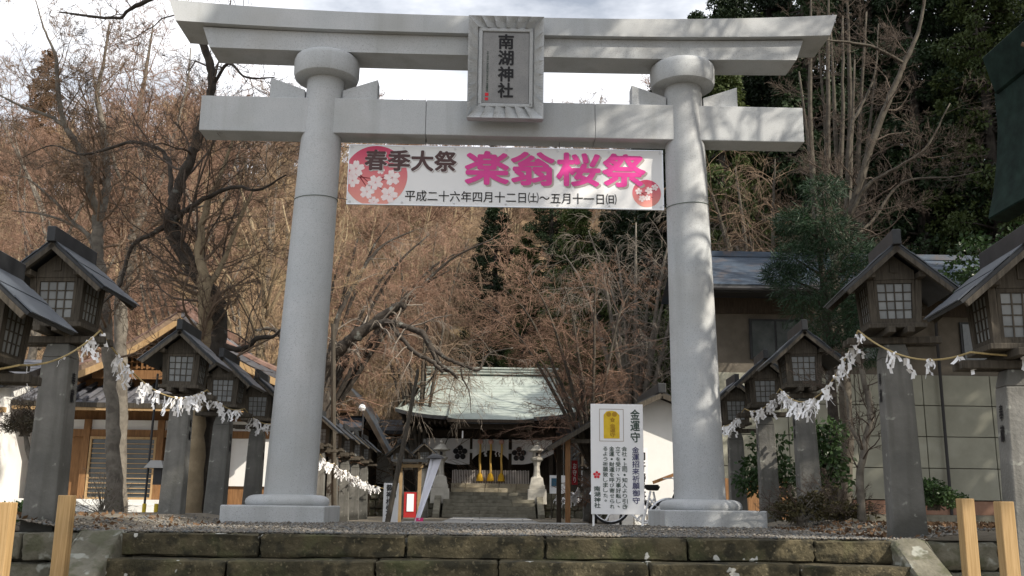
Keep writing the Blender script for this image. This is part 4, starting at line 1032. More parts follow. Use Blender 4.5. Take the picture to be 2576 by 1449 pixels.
# globe lamp over the left roofs
o = thing('globe_lamp', 'white globe lamp on a thin pole above the dark curved roof', 'lamp', (-5.2, 24, -.28))
p = U(911, 1026, 24); MB().lathe([(.02, -.14), (.10, -.11), (.145, 0), (.10, .11), (.02, .145)], (p.x, p.y, p.z), 16).build('globe', mat('globe_glass', (.75, .78, .8), rough=.3), o, smooth=True)
MB().tube([(p.x+.05, 24, -.28), (p.x+.05, 24, p.z-.12)], .03, 6).build('pole', iron, o)
# lamp on an iron pole by the office
o = thing('box_lamp', 'small roofed box lamp on a slanting iron pole by the office steps', 'lamp', (-6, 2.5, -.2))
a, c = U(360, 1300, 2.5), U(397, 940, 2.5); a.z = -.3
MB().tube([a, c], .022, 6).build('pole', iron, o); p = U(397, 1178, 2.5)
MB().frustum((p.x, 2.45), p.z, p.z+.13, .17, .09).build('lamp_roof', mat('grey_zinc', (.30, .30, .29)), o); MB().bb(p.x-.03, p.x+.11, 2.38, 2.52, p.z-.28, p.z-.002).build('lamp_box', iron, o)
ym = mat('yellow_sleeve', (.55, .40, .04))
for px_ in (362, 392):
    p = U(px_, 1285, 2.5); MB().lathe([(.035, -.35), (.035, .12)], (p.x, 2.5, p.z), 8).build('yellow_sleeve', ym, o)

# ------------------------------------------------------------------ bicycles
def bicycle(label, x, y, ang, fm, basket):
    t = thing('bicycle', label, 'bicycle', (0, 0, 0), 'bicycles parked behind the amulet sign')
    R_ = .32
    for wx in (-.52, .52):
        w_ = MB().tube([(wx+R_*math.cos(k_), 0, R_+R_*math.sin(k_)) for k_ in np.linspace(0, 2*math.pi, 33)], .02, 6).build('wheel', rubber, t, smooth=True)
        MB().tube([(wx+.295*math.cos(k_), 0, R_+.295*math.sin(k_)) for k_ in np.linspace(0, 2*math.pi, 25)], .010, 5).build('rim', steel, w_)
        q = MB()
        for k_ in range(14):
            a_ = k_*2*math.pi/14; q.tube([(wx, .02*(-1)**k_, R_), (wx+.29*math.cos(a_), 0, R_+.29*math.sin(a_))], .003, 3)
        q.build('spokes', steel, w_)
        MB().tube([(wx+.36*math.cos(k_), 0, R_+.36*math.sin(k_)) for k_ in np.linspace(.4, 2.5, 12)], .022, 5).build('mudguard', steel, w_)
    q = MB()
    for p0, p1 in (((-.52, 0, R_), (-.08, 0, .28)), ((-.08, 0, .28), (-.22, 0, .80)), ((-.52, 0, R_), (-.2, 0, .68)), ((-.08, 0, .28), (.36, 0, .62)), ((.33, 0, .78), (.40, 0, .52)), ((.40, 0, .52), (.52, 0, R_)), ((.33, 0, .78), (.30, 0, .98))):
        q.tube([p0, p1], .018, 6)
    q.build('frame', fm, t)
    MB().frustum((-.24, 0), .82, .90, .09, .12, .05, .08).build('saddle', rubber, t, bevel=.02)
    q = MB(); q.tube([(.12, -.28, 1.0), (.28, -.25, 1.02), (.31, 0, .98), (.28, .25, 1.02), (.12, .28, 1.0)], .013, 6); q.build('handlebar', steel, t)
    bk = MB().frustum((.58, 0), .68, .94, .12, .17, .13, .19); bk.build('basket', basket, t)
    MB().lathe([(.10, -.012), (.10, .012)], (0, 0, 0), 16).build('chain_guard', white_paint, t).rotation_euler = (RAD(90), 0, 0)
    t.children[-1].location = (-.08, -.05, .28)
    t.location = (x, y, -.27); t.rotation_euler = (RAD(6), 0, ang)
    return t
dblue = mat('dark_blue_cover', (.02, .035, .06), (.04, .06, .1), scale=4, rough=.6)
bicycle('white city bicycle, lower frame showing under the amulet sign', 2.3, 1.5, RAD(175), white_paint, iron)
bicycle('bicycle with dark blue covered basket between amulet sign and right pillar', 2.85, 2.3, RAD(20), white_paint, dblue)
# ------------------------------------------------------------------ hillside
def sstep(a, c, x): t = np.clip((x-a)/(c-a), 0, 1); return t*t*(3-2*t)
def hz(x, y):
    x = np.asarray(x, float); y = np.asarray(y, float)
    y0 = 38-14*sstep(-6, -20, x)-16*sstep(6, 18, x)
    Hh = 60-17*sstep(-6, -42, x)-6*sstep(5, 35, x)
    s = np.maximum(0, y-y0)
    k = .95-.09*sstep(-6, -30, x)-.1*sstep(8, 25, x)
    z = -.35+Hh*(1-np.exp(-s*k/Hh))
    z += np.where(s > 1, 1, s)*(.9*np.sin(x*.21+y*.13)+.6*np.sin(x*.37-y*.29+1)+.35*np.sin(x*.9+y*.7))
    return z-1.6*(1-np.minimum(1, s/4))+26*sstep(21, 46, x-.28*np.maximum(0, y-20))*sstep(70, 40, y)  # last term: unseen ridge at right, added to keep sun off the right slope
hill_m = mat('leaf_litter_slope', (.10, .065, .04), (.23, .155, .095), scale=.9, rough=.95, bump=1, bscale=5, bdet=8)
speck(hill_m, 4, (.26, .19, .11), .5, .62, .8); speck(hill_m, .15, (.10, .095, .045), .5, .65, .6)
gx = np.linspace(-110, 110, 150); gy = np.concatenate([np.linspace(2, 17, 10), np.linspace(18, 170, 100)])
GX, GY = np.meshgrid(gx, gy); rs = np.random.RandomState(2)
V = np.stack([GX, GY, np.where(GY < 18, np.where(np.abs(GX) < 20, -1.5, 0), 0)+hz(GX, GY)+rs.uniform(-.15, .15, GX.shape)], -1).reshape(-1, 3)
i = np.arange(len(gy)-1)[:, None]*len(gx)+np.arange(len(gx)-1)[None]; i = i.ravel()
tag(npmesh('hillside', V, np.stack([i, i+1, i+1+len(gx), i+len(gx)], 1), hill_m, smooth=True), kind='structure')

# ------------------------------------------------------------------ tree tools
def nrm(a): return a/np.maximum(1e-9, np.linalg.norm(a, axis=-1, keepdims=True))
def grow(rng, P, D, Ln, R, levels):
    """branch levels, all numpy: returns per level (A, B, ra, rb)"""
    outs = []
    P, D, Ln, R = (np.asarray(a, float) for a in (P, D, Ln, R))
    for li, lv in enumerate(levels):
        n = len(P); k = lv['k']; pts = np.zeros((n, k+1, 3)); pts[:, 0] = P; d = nrm(D)
        st_ = (Ln/k)[:, None]
        for j in range(k):
            d = nrm(d+rng.normal(0, lv.get('wob', .15), (n, 3))+np.array([0, 0, lv.get('trop', 0)])*(1+j*lv.get('tacc', 0)))
            pts[:, j+1] = pts[:, j]+d*st_
        tp = lv.get('tip', .4); rad = R[:, None]*(1-(1-tp)*np.linspace(0, 1, k+1)[None])
        outs.append((pts[:, :-1].reshape(-1, 3), pts[:, 1:].reshape(-1, 3), rad[:, :-1].ravel(), rad[:, 1:].ravel()))
        c = lv.get('c', 0)
        if c == 0 or li == len(levels)-1: break
        t = rng.uniform(lv.get('t0', .2), 1, (n, c)); f = t*k; ii = np.minimum(k-1, f.astype(int)); fr = (f-ii)[..., None]
        ar = np.arange(n)[:, None]
        p0, p1 = pts[ar, ii], pts[ar, ii+1]; pos = p0+(p1-p0)*fr; pd = nrm(p1-p0)
        rv = rng.normal(0, 1, pd.shape); rv[..., 2] *= lv.get('flat', 1); pp = nrm(rv-pd*(rv*pd).sum(-1, keepdims=True))
        a = np.radians(rng.normal(lv.get('ang', 45), 12, (n, c)))[..., None]
        cdv = pd*np.cos(a)+pp*np.sin(a)
        cl = Ln[:, None]*lv.get('ratio', .55)*rng.uniform(.55, 1.15, (n, c))*(1.2-.6*t)
        cr = np.maximum(lv.get('rmin', .003), R[:, None]*(1-.6*t)*lv.get('rr', .5))
        P, D, Ln, R = pos.reshape(-1, 3), cdv.reshape(-1, 3), cl.ravel(), cr.ravel()
    return outs
def seg_arrays(A, B, ra, rb, s):
    d = nrm(B-A); ref = np.where(np.abs(d[:, 2:3]) < .9, np.array([[0, 0, 1.]]), np.array([[1., 0, 0]]))
    u = nrm(np.cross(d, ref)); v = np.cross(d, u); N = len(A)
    th = np.arange(s)*2*np.pi/s; ring = u[:, None]*np.cos(th)[None, :, None]+v[:, None]*np.sin(th)[None, :, None]
    V = np.concatenate([A[:, None]+ring*ra[:, None, None], B[:, None]+ring*rb[:, None, None]], 1).reshape(-1, 3)
    b_ = np.arange(N)[:, None]*2*s; k = np.arange(s)[None]
    F = np.stack([b_+k, b_+(k+1) % s, b_+s+(k+1) % s, b_+s+k], -1).reshape(-1, 4)
    return V, F
def join(parts):
    Vs, Fs, o = [], [], 0
    for V, F in parts: Vs.append(V); Fs.append(F+o); o += len(V)
    return np.concatenate(Vs), np.concatenate(Fs)
def smooth_line(pts, n=6):
    """Catmull-Rom through (point, radius)"""
    P = [np.array(list(p)+[r]) for p, r in pts]; P = [2*P[0]-P[1]]+P+[2*P[-1]-P[-2]]; o = []
    for i in range(1, len(P)-2):
        for j in range(n):
            t = j/n; a, b_, c, d = P[i-1:i+3]
            o.append(.5*((2*b_)+(-a+c)*t+(2*a-5*b_+4*c-d)*t*t+(-a+3*b_-3*c+d)*t**3))
    o.append(P[-2]); return np.array(o)
def hand_tree(name, label, limbs, levels, mt, mc, seed, nper=10, length=2.2, group=None, t0=.2, up=.25, rr=.26, cat='tree', bias=None):
    """limbs: list of [((x,y,z), r), ...]; the first starts at the ground"""
    rng = np.random.RandomState(seed); base = Vector(limbs[0][0][0]); t = thing(name, label, cat, base, group)
    q = MB(); P, D, Ln, R = [], [], [], []
    for li, lb_ in enumerate(limbs):
        ln = smooth_line(lb_); ln[1:-1, :3] += rng.normal(0, .012, (len(ln)-2, 3))*np.minimum(1, ln[1:-1, 3:4]*15)
        q.tube([tuple(p[:3]) for p in ln], [max(.004, p[3]*(1+.06*rng.normal())) for p in ln], 9 if lb_[0][1] > .06 else 6)
        m = len(ln)
        n_ = int(nper*(m/18)) if li == 0 else nper
        for _ in range(n_):
            f = rng.uniform(t0 if li == 0 else .12, 1)*(m-1); i = min(m-2, int(f)); p = ln[i]+(ln[i+1]-ln[i])*(f-i); pd = nrm(ln[i+1, :3]-ln[i, :3])
            rv = rng.normal(0, 1, 3); rv[2] += up
            if bias is not None: rv += np.array(bias)
            pp = nrm(rv-pd*(rv@pd)); a = np.radians(rng.normal(58, 15))
            P.append(p[:3]); D.append(pd*np.cos(a)+pp*np.sin(a)); Ln.append(length*rng.uniform(.55, 1.2)*(1.15-.45*f/m)); R.append(max(.006, min(.03, p[3]*rr)))
    tr = q.build('trunk', mt, t, smooth='all')
    lv = grow(rng, P, D, Ln, R, levels)
    V, F = join([seg_arrays(*o, 5 if i == 0 else 3) for i, o in enumerate(lv)])
    npmesh('crown', V, F, mc, t)
    return t
bark_dark = mat('dark_cherry_bark', (.028, .023, .019), (.07, .06, .05), scale=5, stretch=(1, 1, 1), rough=.9, bump=.8, bscale=18)
speck(bark_dark, 3.5, (.20, .21, .19), .63, .70, .7)
bark_grey = mat('grey_bark', (.10, .09, .075), (.20, .18, .15), scale=4, rough=.9, bump=.6, bscale=20); speck(bark_grey, 5, (.07, .06, .05), .5, .62, .6)
bark_stem = mat('shaded_grey_bark', (.045, .038, .03), (.10, .088, .07), scale=4, rough=.9, bump=.6, bscale=20)  # darker copy of the grey bark; shade on right-hand stems put into it
bark_tan = mat('tan_bark', (.19, .145, .09), (.32, .255, .165), scale=3, rough=.9, bump=.4, bscale=15, rnd=.15)
twig_red = mat('red_brown_twigs', (.20, .122, .085), (.31, .20, .145), scale=.4, rough=.85, rnd=.18)
twig_brown = mat('brown_twigs', (.145, .10, .068), (.235, .17, .118), scale=.4, rough=.85, rnd=.18)
twig_tan = mat('straw_twigs', (.27, .19, .11), (.42, .31, .19), scale=.4, rough=.85, rnd=.15)
twig_grey = mat('grey_twigs', (.17, .145, .12), (.27, .235, .195), scale=.5, rough=.85, rnd=.1)
twig_dark = mat('dark_twigs', (.06, .045, .036), (.11, .085, .065), scale=.5, rough=.85)

def L3(Y, *pp):
    """limb through photograph points at depth Y (+ its own offset): (px, py, radius[, dY])"""
    return [(tuple(U(p[0], p[1], Y+(p[3] if len(p) > 3 else 0))), p[2]) for p in pp]
UPW = [dict(k=6, c=6, ang=42, ratio=.62, rr=.5, wob=.17, trop=.05, flat=1), dict(k=5, c=6, ang=40, ratio=.55, rr=.5, wob=.18, trop=.04, rmin=.005), dict(k=3, c=4, ang=34, ratio=.5, rr=.55, wob=.12, trop=.03, rmin=.004), dict(k=2, wob=.1, tip=.4)]
def scaled(lv, **kw): return [dict(l, **kw) for l in lv]
WEEP = [dict(k=6, c=7, ang=45, ratio=.62, rr=.45, wob=.12, trop=-.04, tacc=.25), dict(k=6, c=5, ang=34, ratio=.62, rr=.55, wob=.10, trop=-.14, tacc=.3, rmin=.004), dict(k=4, wob=.10, trop=-.2, tip=.4)]

# T1 dark leaning cherry left of the gate, with pale sunlit second stem
Yt = 2.6
g0 = U(492, 1310, Yt); g0.z = -.3
limbs = [[(tuple(g0), .21)]+L3(Yt, (505, 1150, .17), (525, 1000, .165), (545, 880, .16), (547, 790, .155), (525, 730, .15), (478, 660, .14), (443, 600, .135), (430, 560, .13), (437, 510, .115), (462, 440, .10), (492, 370, .09), (512, 300, .085), (532, 220, .08), (524, 150, .075, -.1), (500, 90, .07, -.2), (440, 5, .06, -.4), (390, -60, .04, -.6)),
         L3(Yt, (432, 562, .06), (480, 520, .05, -.3), (545, 485, .04, -.6), (600, 470, .033, -.8), (650, 478, .025, -1), (720, 440, .012, -1.2)),
         L3(Yt, (420, 566, .06), (380, 590, .05, .3), (340, 612, .04, .5), (318, 655, .035, .6), (300, 720, .03, .6), (250, 770, .015, .7)),
         L3(Yt, (432, 540, .06), (430, 450, .05, .3), (422, 400, .045, .5), (395, 372, .04, .6), (330, 358, .035, .9), (255, 380, .03, 1.1), (200, 388, .025, 1.2), (130, 366, .015, 1.4), (50, 400, .006, 1.5)),
         L3(Yt, (535, 215, .035), (575, 160, .03, -.3), (620, 195, .02, -.6), (690, 195, .012, -.9)),
         L3(Yt, (560, 870, .06), (610, 880, .055, -.2), (650, 850, .045, -.3), (690, 845, .03, -.5), (730, 800, .012, -.5)),
         L3(Yt, (420, -20, .05, -.5), (330, 20, .04, -.3), (300, 45, .03, 0), (220, 40, .025, .2), (150, 30, .015, .5))]
hand_tree('cherry_tree', 'dark leaning cherry tree whose trunk rises behind the left gate beam', limbs, scaled(UPW, rmin=.004, wob=.22), bark_dark, twig_dark, 21, nper=5, length=2.1)
g0 = U(482, 1312, 2.1); g0.z = -.28
limbs = [[(tuple(g0), .19)]+L3(2.1, (490, 1150, .15), (500, 1000, .14), (510, 860, .13), (516, 790, .12), (512, 700, .10, .2), (500, 620, .08, .4), (520, 520, .06, .6), (560, 430, .04, .8), (590, 330, .02, 1)),
         L3(2.1, (514, 740, .06, .2), (560, 660, .05, .5), (600, 560, .04, .8), (640, 470, .02, 1))]
hand_tree('sunlit_tree', 'pale sunlit straight trunk between the left lanterns', limbs, UPW, bark_tan, twig_brown, 22, nper=8, length=1.4)
# T2 forked tree behind the second lantern
Yt = 5
g0 = U(290, 1310, Yt); g0.z = -.3
limbs = [[(tuple(g0), .18)]+L3(Yt, (286, 1150, .145), (280, 1000, .13), (272, 880, .125), (262, 760, .12), (246, 640, .115), (247, 560, .11), (252, 535, .105), (268, 470, .09, .2), (266, 400, .08, .3), (258, 320, .065, .4), (245, 240, .05, .4), (262, 150, .035, .5), (275, 60, .02, .6)),
         L3(Yt, (250, 540, .09), (228, 480, .08, -.2), (212, 400, .075, -.3), (185, 350, .065, -.4), (165, 315, .06, -.4), (150, 260, .05, -.5), (143, 190, .045, -.5), (140, 140, .035, -.5), (110, 70, .02, -.6), (90, 0, .01, -.7)),
         L3(Yt, (242, 660, .06), (228, 600, .05, .3), (185, 560, .04, .5), (140, 510, .035, .7), (70, 450, .02, 1), (20, 440, .008, 1.2)),
         L3(Yt, (167, 318, .045, -.4), (120, 290, .04, -.2), (60, 270, .03, 0), (0, 240, .02, .2)),
         L3(Yt, (240, 620, .05, 0), (200, 575, .03, .8), (110, 540, .025, 1), (30, 530, .01, 1.3))]
hand_tree('forked_tree', 'bare forked tree rising behind the second left lantern', limbs, UPW, bark_grey, twig_brown, 23, nper=13, length=1.7)
# T3 bushy grey tree between them
Yt = 8
g0 = U(300, 1300, Yt); g0.z = -.3
limbs = [[(tuple(g0), .20)]+L3(Yt, (300, 1000, .17), (305, 760, .15), (320, 680, .14), (338, 590, .13), (350, 520, .12), (360, 470, .10), (350, 360, .08, .3), (355, 250, .06, .5), (372, 150, .04, .6), (385, 60, .02, .8)),
         L3(Yt, (338, 590, .07), (370, 520, .06, .4), (410, 440, .05, .7), (440, 330, .04, 1), (470, 220, .03, 1.2), (480, 120, .015, 1.4)),
         L3(Yt, (335, 580, .06), (310, 480, .05, -.4), (280, 380, .04, -.6), (232, 175, .015, -1)),
         L3(Yt, (320, 640, .05, 0), (380, 570, .045, -.3), (450, 540, .03, -.5), (560, 500, .012, -.8))]
hand_tree('bushy_bare_tree', 'many-branched bare tree left of the leaning cherry against the sky', limbs, UPW, bark_grey, twig_red, 24, nper=15, length=2.2)
# reddish twig trees above the left roofs and beside the left pillar
for k, (px_, Y, hpx, lab, sd_) in enumerate(((60, 13, 300, 'bare reddish tree at the far left behind the leftmost lanterns', 31), (640, 14, 420, 'bare tan tree between leaning cherry and left pillar', 32), (700, 19, 500, 'slender bare tree close behind the left gate pillar', 33), (420, 17, 330, 'bare spreading tree above the office gable', 34))):
    g0 = U(px_, 1200, Y); g0.z = float(-.3)
    rg = random.Random(sd_); tp = U(px_+rg.uniform(-60, 60), hpx, Y+1)
    hgt = tp.z
    lm = [[(tuple(g0), .15), ((g0.x+.2*rg.uniform(-1, 1), Y, hgt*.35), .12), ((g0.x+.5*rg.uniform(-1, 1), Y+.3, hgt*.65), .08), (tuple(tp), .03)]]
    for j in range(7):
        z_ = hgt*rg.uniform(.22, .6); sx = rg.choice((-1, 1)); dy = rg.uniform(-1.5, 1.5)
        lm.append([((g0.x, Y+.1, z_), .06), ((g0.x+sx*rg.uniform(.5, .9), Y+dy*.4, z_+hgt*.14), .045), ((g0.x+sx*rg.uniform(1.2, 1.9), Y+dy*.8, z_+hgt*.32), .03), ((g0.x+sx*rg.uniform(1.5, 2.8), Y+dy, z_+hgt*.5), .01)])
    hand_tree('bare_tree', lab, lm, UPW, (bark_tan if k in (1, 2) else bark_grey), (twig_red, twig_tan, twig_brown, twig_red)[k], sd_, nper=9, length=2.0)

# T4 weeping cherry in the middle, its limb arching right over the hall roof
Yt = 14
g0 = U(790, 1300, Yt); g0.z = -.3
limbs = [[(tuple(g0), .34)]+L3(Yt, (800, 1150, .30), (810, 1020, .27), (815, 950, .25), (830, 900, .23, -.2), (862, 872, .20, -.4), (905, 838, .17, -.6), (950, 805, .14, -.7), (1000, 772, .12, -.8), (1018, 768, .10, -.9)),
         L3(Yt, (905, 840, .12, -.6), (960, 812, .11, -.9), (1020, 822, .095, -1.2), (1060, 838, .09, -1.4), (1085, 875, .085, -1.5), (1105, 915, .075, -1.5), (1135, 935, .06, -1.6), (1152, 952, .045, -1.6)),
         L3(Yt, (985, 818, .07, -1), (1010, 850, .065, -1.3), (1040, 885, .06, -1.5), (1085, 910, .06, -1.6), (1115, 937, .05, -1.7)),
         L3(Yt, (1090, 880, .06, -1.5), (1130, 905, .055, -1.6), (1170, 920, .05, -1.6), (1205, 930, .04, -1.6), (1230, 890, .025, -1.5), (1290, 875, .012, -1.5)),
         L3(Yt, (1105, 920, .03, -1.5), (1090, 945, .028, -1.5), (1070, 970, .024, -1.5), (1040, 1000, .018, -1.5), (1025, 1025, .008, -1.5)),
         L3(Yt, (1160, 922, .03, -1.6), (1163, 950, .025, -1.6), (1180, 985, .018, -1.6), (1185, 1040, .008, -1.6)),
         L3(Yt, (815, 960, .10), (740, 880, .08, -.5), (690, 830, .06, -.8), (640, 830, .03, -1)),
         L3(Yt, (830, 900, .09, -.2), (850, 800, .075, .2), (900, 700, .06, .5), (960, 620, .04, .8), (1040, 580, .02, 1))]
hand_tree('weeping_cherry', 'old weeping cherry whose arched limb hangs over the hall roof', limbs, [dict(WEEP[0], c=4), dict(WEEP[1], c=4, rmin=.005), dict(WEEP[2])], bark_dark, twig_grey, 41, nper=7, length=1.3, up=0, rr=.3)
# orange-brown twig mass of the cherries behind it, and the pale drooping cherries right of centre
def crowned(name, label, px_, Y, zbase, pts, levels, mt, mc, seed, nper, length, r0=.22, up=0):
    g0 = U(px_, 1200, Y); g0.z = zbase; rg = random.Random(seed)
    fork = Vector((g0.x, Y, zbase+1.8)); lm = [[(tuple(g0), r0), ((g0.x+.05, Y, zbase+.9), r0*.85), (tuple(fork), r0*.75), (tuple(U(pts[0][0], pts[0][1], Y)), .03)]]
    for p in pts[1:]:
        e = U(p[0], p[1], Y+(p[2] if len(p) > 2 else rg.uniform(-1.5, 1.5))); m1 = fork.lerp(e, .4)+Vector((0, 0, .12*(e-fork).length)); m2 = fork.lerp(e, .72)+Vector((0, 0, .12*(e-fork).length))
        lm.append([(tuple(fork), r0*.5), (tuple(m1), r0*.35), (tuple(m2), r0*.22), (tuple(e), .02)])
    return hand_tree(name, label, lm, levels, mt, mc, seed, nper=nper, length=length, up=up, rr=.35)
crowned('weeping_cherry', 'reddish-brown twiggy cherry standing in front of the hall, right of its roof ridge', 1490, 18.5, -.3, [(1440, 780), (1220, 790), (1330, 700), (1500, 690), (1180, 740), (1300, 850), (1580, 740), (1400, 860), (1260, 720), (1420, 720)], [dict(UPW[0], c=7, flat=.3, trop=-.01, ang=50), dict(UPW[1], c=7, flat=.4, trop=-.03), dict(UPW[2], c=4), dict(UPW[3])], bark_stem, twig_red, 42, 12, 1.9, .15)
crowned('weeping_cherry', 'pale grey weeping cherry drooping behind the right gate pillar', 1600, 22, -.3, [(1600, 560), (1480, 580), (1550, 620), (1700, 560), (1760, 640), (1420, 640), (1640, 700), (1530, 700), (1690, 700)], scaled(WEEP, rmin=.007), bark_grey, twig_grey, 43, 12, 2.6, .22)
crowned('weeping_cherry', 'grey weeping cherry drooping right of the gate behind the long roof', 1950, 24, -.3, [(1850, 420), (1800, 520), (1950, 400), (2050, 470), (1880, 560), (1760, 420), (2000, 560)], scaled(WEEP, rmin=.008), bark_stem, twig_brown, 44, 16, 3.0, .3)
crowned('weeping_cherry', 'tan weeping cherry filling the slope above the middle of the approach', 1050, 30, -.3, [(1000, 560), (900, 580), (1100, 560), (1180, 600), (950, 660), (1080, 660), (1010, 760), (880, 680)], scaled(WEEP, rmin=.009), bark_stem, twig_brown, 45, 18, 3.2, .2)
SPRAY = [dict(UPW[0], c=7, flat=.3, trop=-.01, ang=50), dict(UPW[1], c=7, flat=.4, trop=-.04), dict(UPW[2], c=4, trop=-.06), dict(UPW[3])]
crowned('cherry_tree', 'russet cherry with layered sprays just right of the left pillar, below the banner', 760, 18, -.3, [(900, 600), (980, 560), (1080, 590), (1010, 650), (1130, 680), (920, 700), (1180, 620), (1060, 730), (860, 640), (1240, 600)], SPRAY, bark_dark, twig_red, 47, 12, 1.9, .2)
crowned('bare_tree', 'bare straw-coloured tree behind the dark curved roof', 965, 34, -.3, [(960, 870), (900, 860), (1010, 880), (930, 900), (990, 930), (880, 920), (1030, 940)], [dict(UPW[0], rmin=.012), dict(UPW[1], rmin=.010), dict(UPW[2], rmin=.009), UPW[3]], bark_tan, twig_tan, 46, 11, 2.2, .2)

# right side: bundle of upright stems, leaning trunks
Yt = 16
for k, (px_, tops, lab) in enumerate(((2075, [(2040, -40), (2085, -60), (2120, 40), (2060, 120), (2150, 150), (2010, 180)], 'cluster of upright grey stems right of the gate beam end'), (2110, [(2130, -60), (2180, 30), (2090, 60), (2200, 200)], 'second clump of grey stems behind the right beam end'))):
    g0 = U(px_, 1180, Yt+k); g0.z = .0; rg = random.Random(50+k); lm = []
    for j, tp in enumerate(tops):
        e = U(tp[0], tp[1], Yt+k+rg.uniform(-.8, .8)); b0 = Vector((g0.x+rg.uniform(-.25, .25), Yt+k, 0)); 
        m1 = b0.lerp(e, .35)+Vector((rg.uniform(-.15, .15), 0, 0)); m2 = b0.lerp(e, .7)+Vector((rg.uniform(-.25, .25), 0, 0))
        lm.append([(tuple(b0), .13), (tuple(m1), .11), (tuple(m2), .08), (tuple(e), .03)])
    hand_tree('multi_stem_tree', lab, lm, UPW, bark_stem, twig_dark, 50+k, nper=7, length=1.8, t0=.4)  # shade on these stems is held in the darker bark and twig colours
Yt = 9
g0 = U(2120, 1270, Yt); g0.z = -.1
limbs = [[(tuple(g0), .17)]+L3(Yt, (2130, 1100, .15), (2120, 900, .14), (2105, 800, .13), (2095, 700, .125), (2120, 610, .12), (2128, 560, .115), (2150, 500, .10), (2175, 420, .095), (2200, 340, .09), (2240, 240, .08), (2275, 160, .07), (2310, 80, .05), (2330, -20, .03)),
         L3(Yt, (2128, 555, .06), (2132, 470, .05, .2), (2140, 330, .045, .3), (2165, 270, .04, .4), (2200, 190, .03, .5), (2210, 60, .012, .6)),
         L3(Yt, (2130, 560, .06), (2180, 470, .05, -.3), (2260, 420, .04, -.6), (2330, 370, .03, -.8), (2390, 260, .015, -1)),
         L3(Yt, (2275, 160, .045), (2200, 120, .04, -.3), (2120, 105, .03, -.5), (2050, 100, .012, -.7)),
         L3(Yt, (2120, 620, .05), (2190, 560, .045, .3), (2270, 460, .035, .6), (2400, 445, .02, .9), (2470, 430, .008, 1))]
hand_tree('leaning_bare_tree', 'bare tree with leaning forked trunk above the second right lantern', limbs, UPW, bark_stem, twig_dark, 55, nper=9, length=1.6)  # this tree's shaded look comes from its dark bark and twig colours
g0 = U(2170, 1310, -1.5); g0.z = .05
limbs = [[(tuple(g0), .055)]+L3(-1.5, (2165, 1180, .05), (2190, 1060, .045), (2175, 960, .04), (2150, 880, .03)), L3(-1.5, (2170, 1130, .03), (2140, 1070, .025), (2130, 1000, .02), (2100, 930, .01))]
hand_tree('garden_tree', 'thin crooked garden tree beside the third right lantern', limbs, UPW[1:], bark_grey, twig_dark, 56, nper=9, length=.7)

# ------------------------------------------------------------------ bare trees up the hillside: five kinds, copied
def proto_tree(seed, h, mt, mc, spread=.5, weep=0):
    rng = np.random.RandomState(seed); t = thing('hillside_tree', '', 'tree')
    q = MB(); P, D, Ln, R = [], [], [], []; rg = random.Random(seed)
    ns = rg.choice((1, 2, 2, 3))
    for s_ in range(ns):
        a = rg.uniform(0, 6.28); top = (math.cos(a)*h*.16*(ns > 1)+rg.uniform(-.4, .4), math.sin(a)*h*.16*(ns > 1), h*.86)
        ln = smooth_line([((math.cos(a)*.2, math.sin(a)*.2, -.6), h*.014), ((top[0]*.2+rg.uniform(-.2, .2), top[1]*.2, h*.3), h*.011), ((top[0]*.6+rg.uniform(-.3, .3), top[1]*.6, h*.6), h*.007), (top, .02)], 5)
        q.tube([tuple(p[:3]) for p in ln], [p[3] for p in ln], 7)
        for _ in range(26//ns+3):
            f = rng.uniform(.28, 1)*(len(ln)-1); i = min(len(ln)-2, int(f)); p = ln[i]; a2 = rng.uniform(0, 6.28)
            P.append(p[:3]); D.append([math.cos(a2), math.sin(a2), rng.uniform(.25, 1.1)]); Ln.append(h*spread*rng.uniform(.5, 1)*(1.1-.55*f/len(ln))); R.append(max(.02, p[3]*.5))
    q.build('trunk', mt, t, smooth='all')
    lv = grow(rng, P, D, Ln, R, [dict(k=5, c=7, ang=40, ratio=.5, rr=.5, wob=.10, trop=.05-weep, rmin=.014), dict(k=3, c=7, ang=38, ratio=.52, rr=.55, wob=.12, trop=.03-weep, rmin=.010), dict(k=2, c=4, ang=34, ratio=.55, rr=.6, wob=.12, trop=-weep, rmin=.008), dict(k=1, tip=.5)])
    V, F = join([seg_arrays(*o, 4 if i == 0 else 3) for i, o in enumerate(lv)])
    npmesh('crown', V, F, mc, t); return t
protos = [proto_tree(61, 9, bark_tan, twig_red), proto_tree(62, 8, bark_tan, twig_tan, .45), proto_tree(63, 10, bark_grey, twig_brown, .42), proto_tree(64, 8, bark_tan, twig_red, .55), proto_tree(65, 7.5, bark_tan, twig_brown, .5)]
LABH = ['bare red-brown tree on the hillside', 'bare straw-coloured tree on the hillside', 'bare dark-brown tree on the hillside', 'wide bare russet tree on the hillside', 'low bare brown tree on the hillside']
rg = random.Random(77); used = [False]*5; spots = []
def vis(x, y, z):
    v = Vector((x, y, z))-CAM; k = v.dot(FW)
    return 1288+FPX*v.dot(RT)/k, 724.5-FPX*v.dot(UP)/k
tries = 0
while len(spots) < 165 and tries < 9000:
    tries += 1
    y = rg.uniform(27, 96); x = rg.uniform(-.62*(y+15), .40*(y+15)); z = float(hz(x, y))
    y0 = 38-14*float(sstep(-6, -20, x))-16*float(sstep(6, 18, x))
    if y < y0+3: continue
    p = vis(x, y, z+5)
    if not (-120 < p[0] < 2300): continue
    if p[0] > 1500 and rg.random() < .65: continue
    if 1170 < p[0] < 1780 and y < 62: continue
    if any((x-a)**2+(y-b_)**2 < (2.2+.022*y)**2 for a, b_ in spots): continue
    spots.append((x, y))
spots.sort(key=lambda s: s[1])
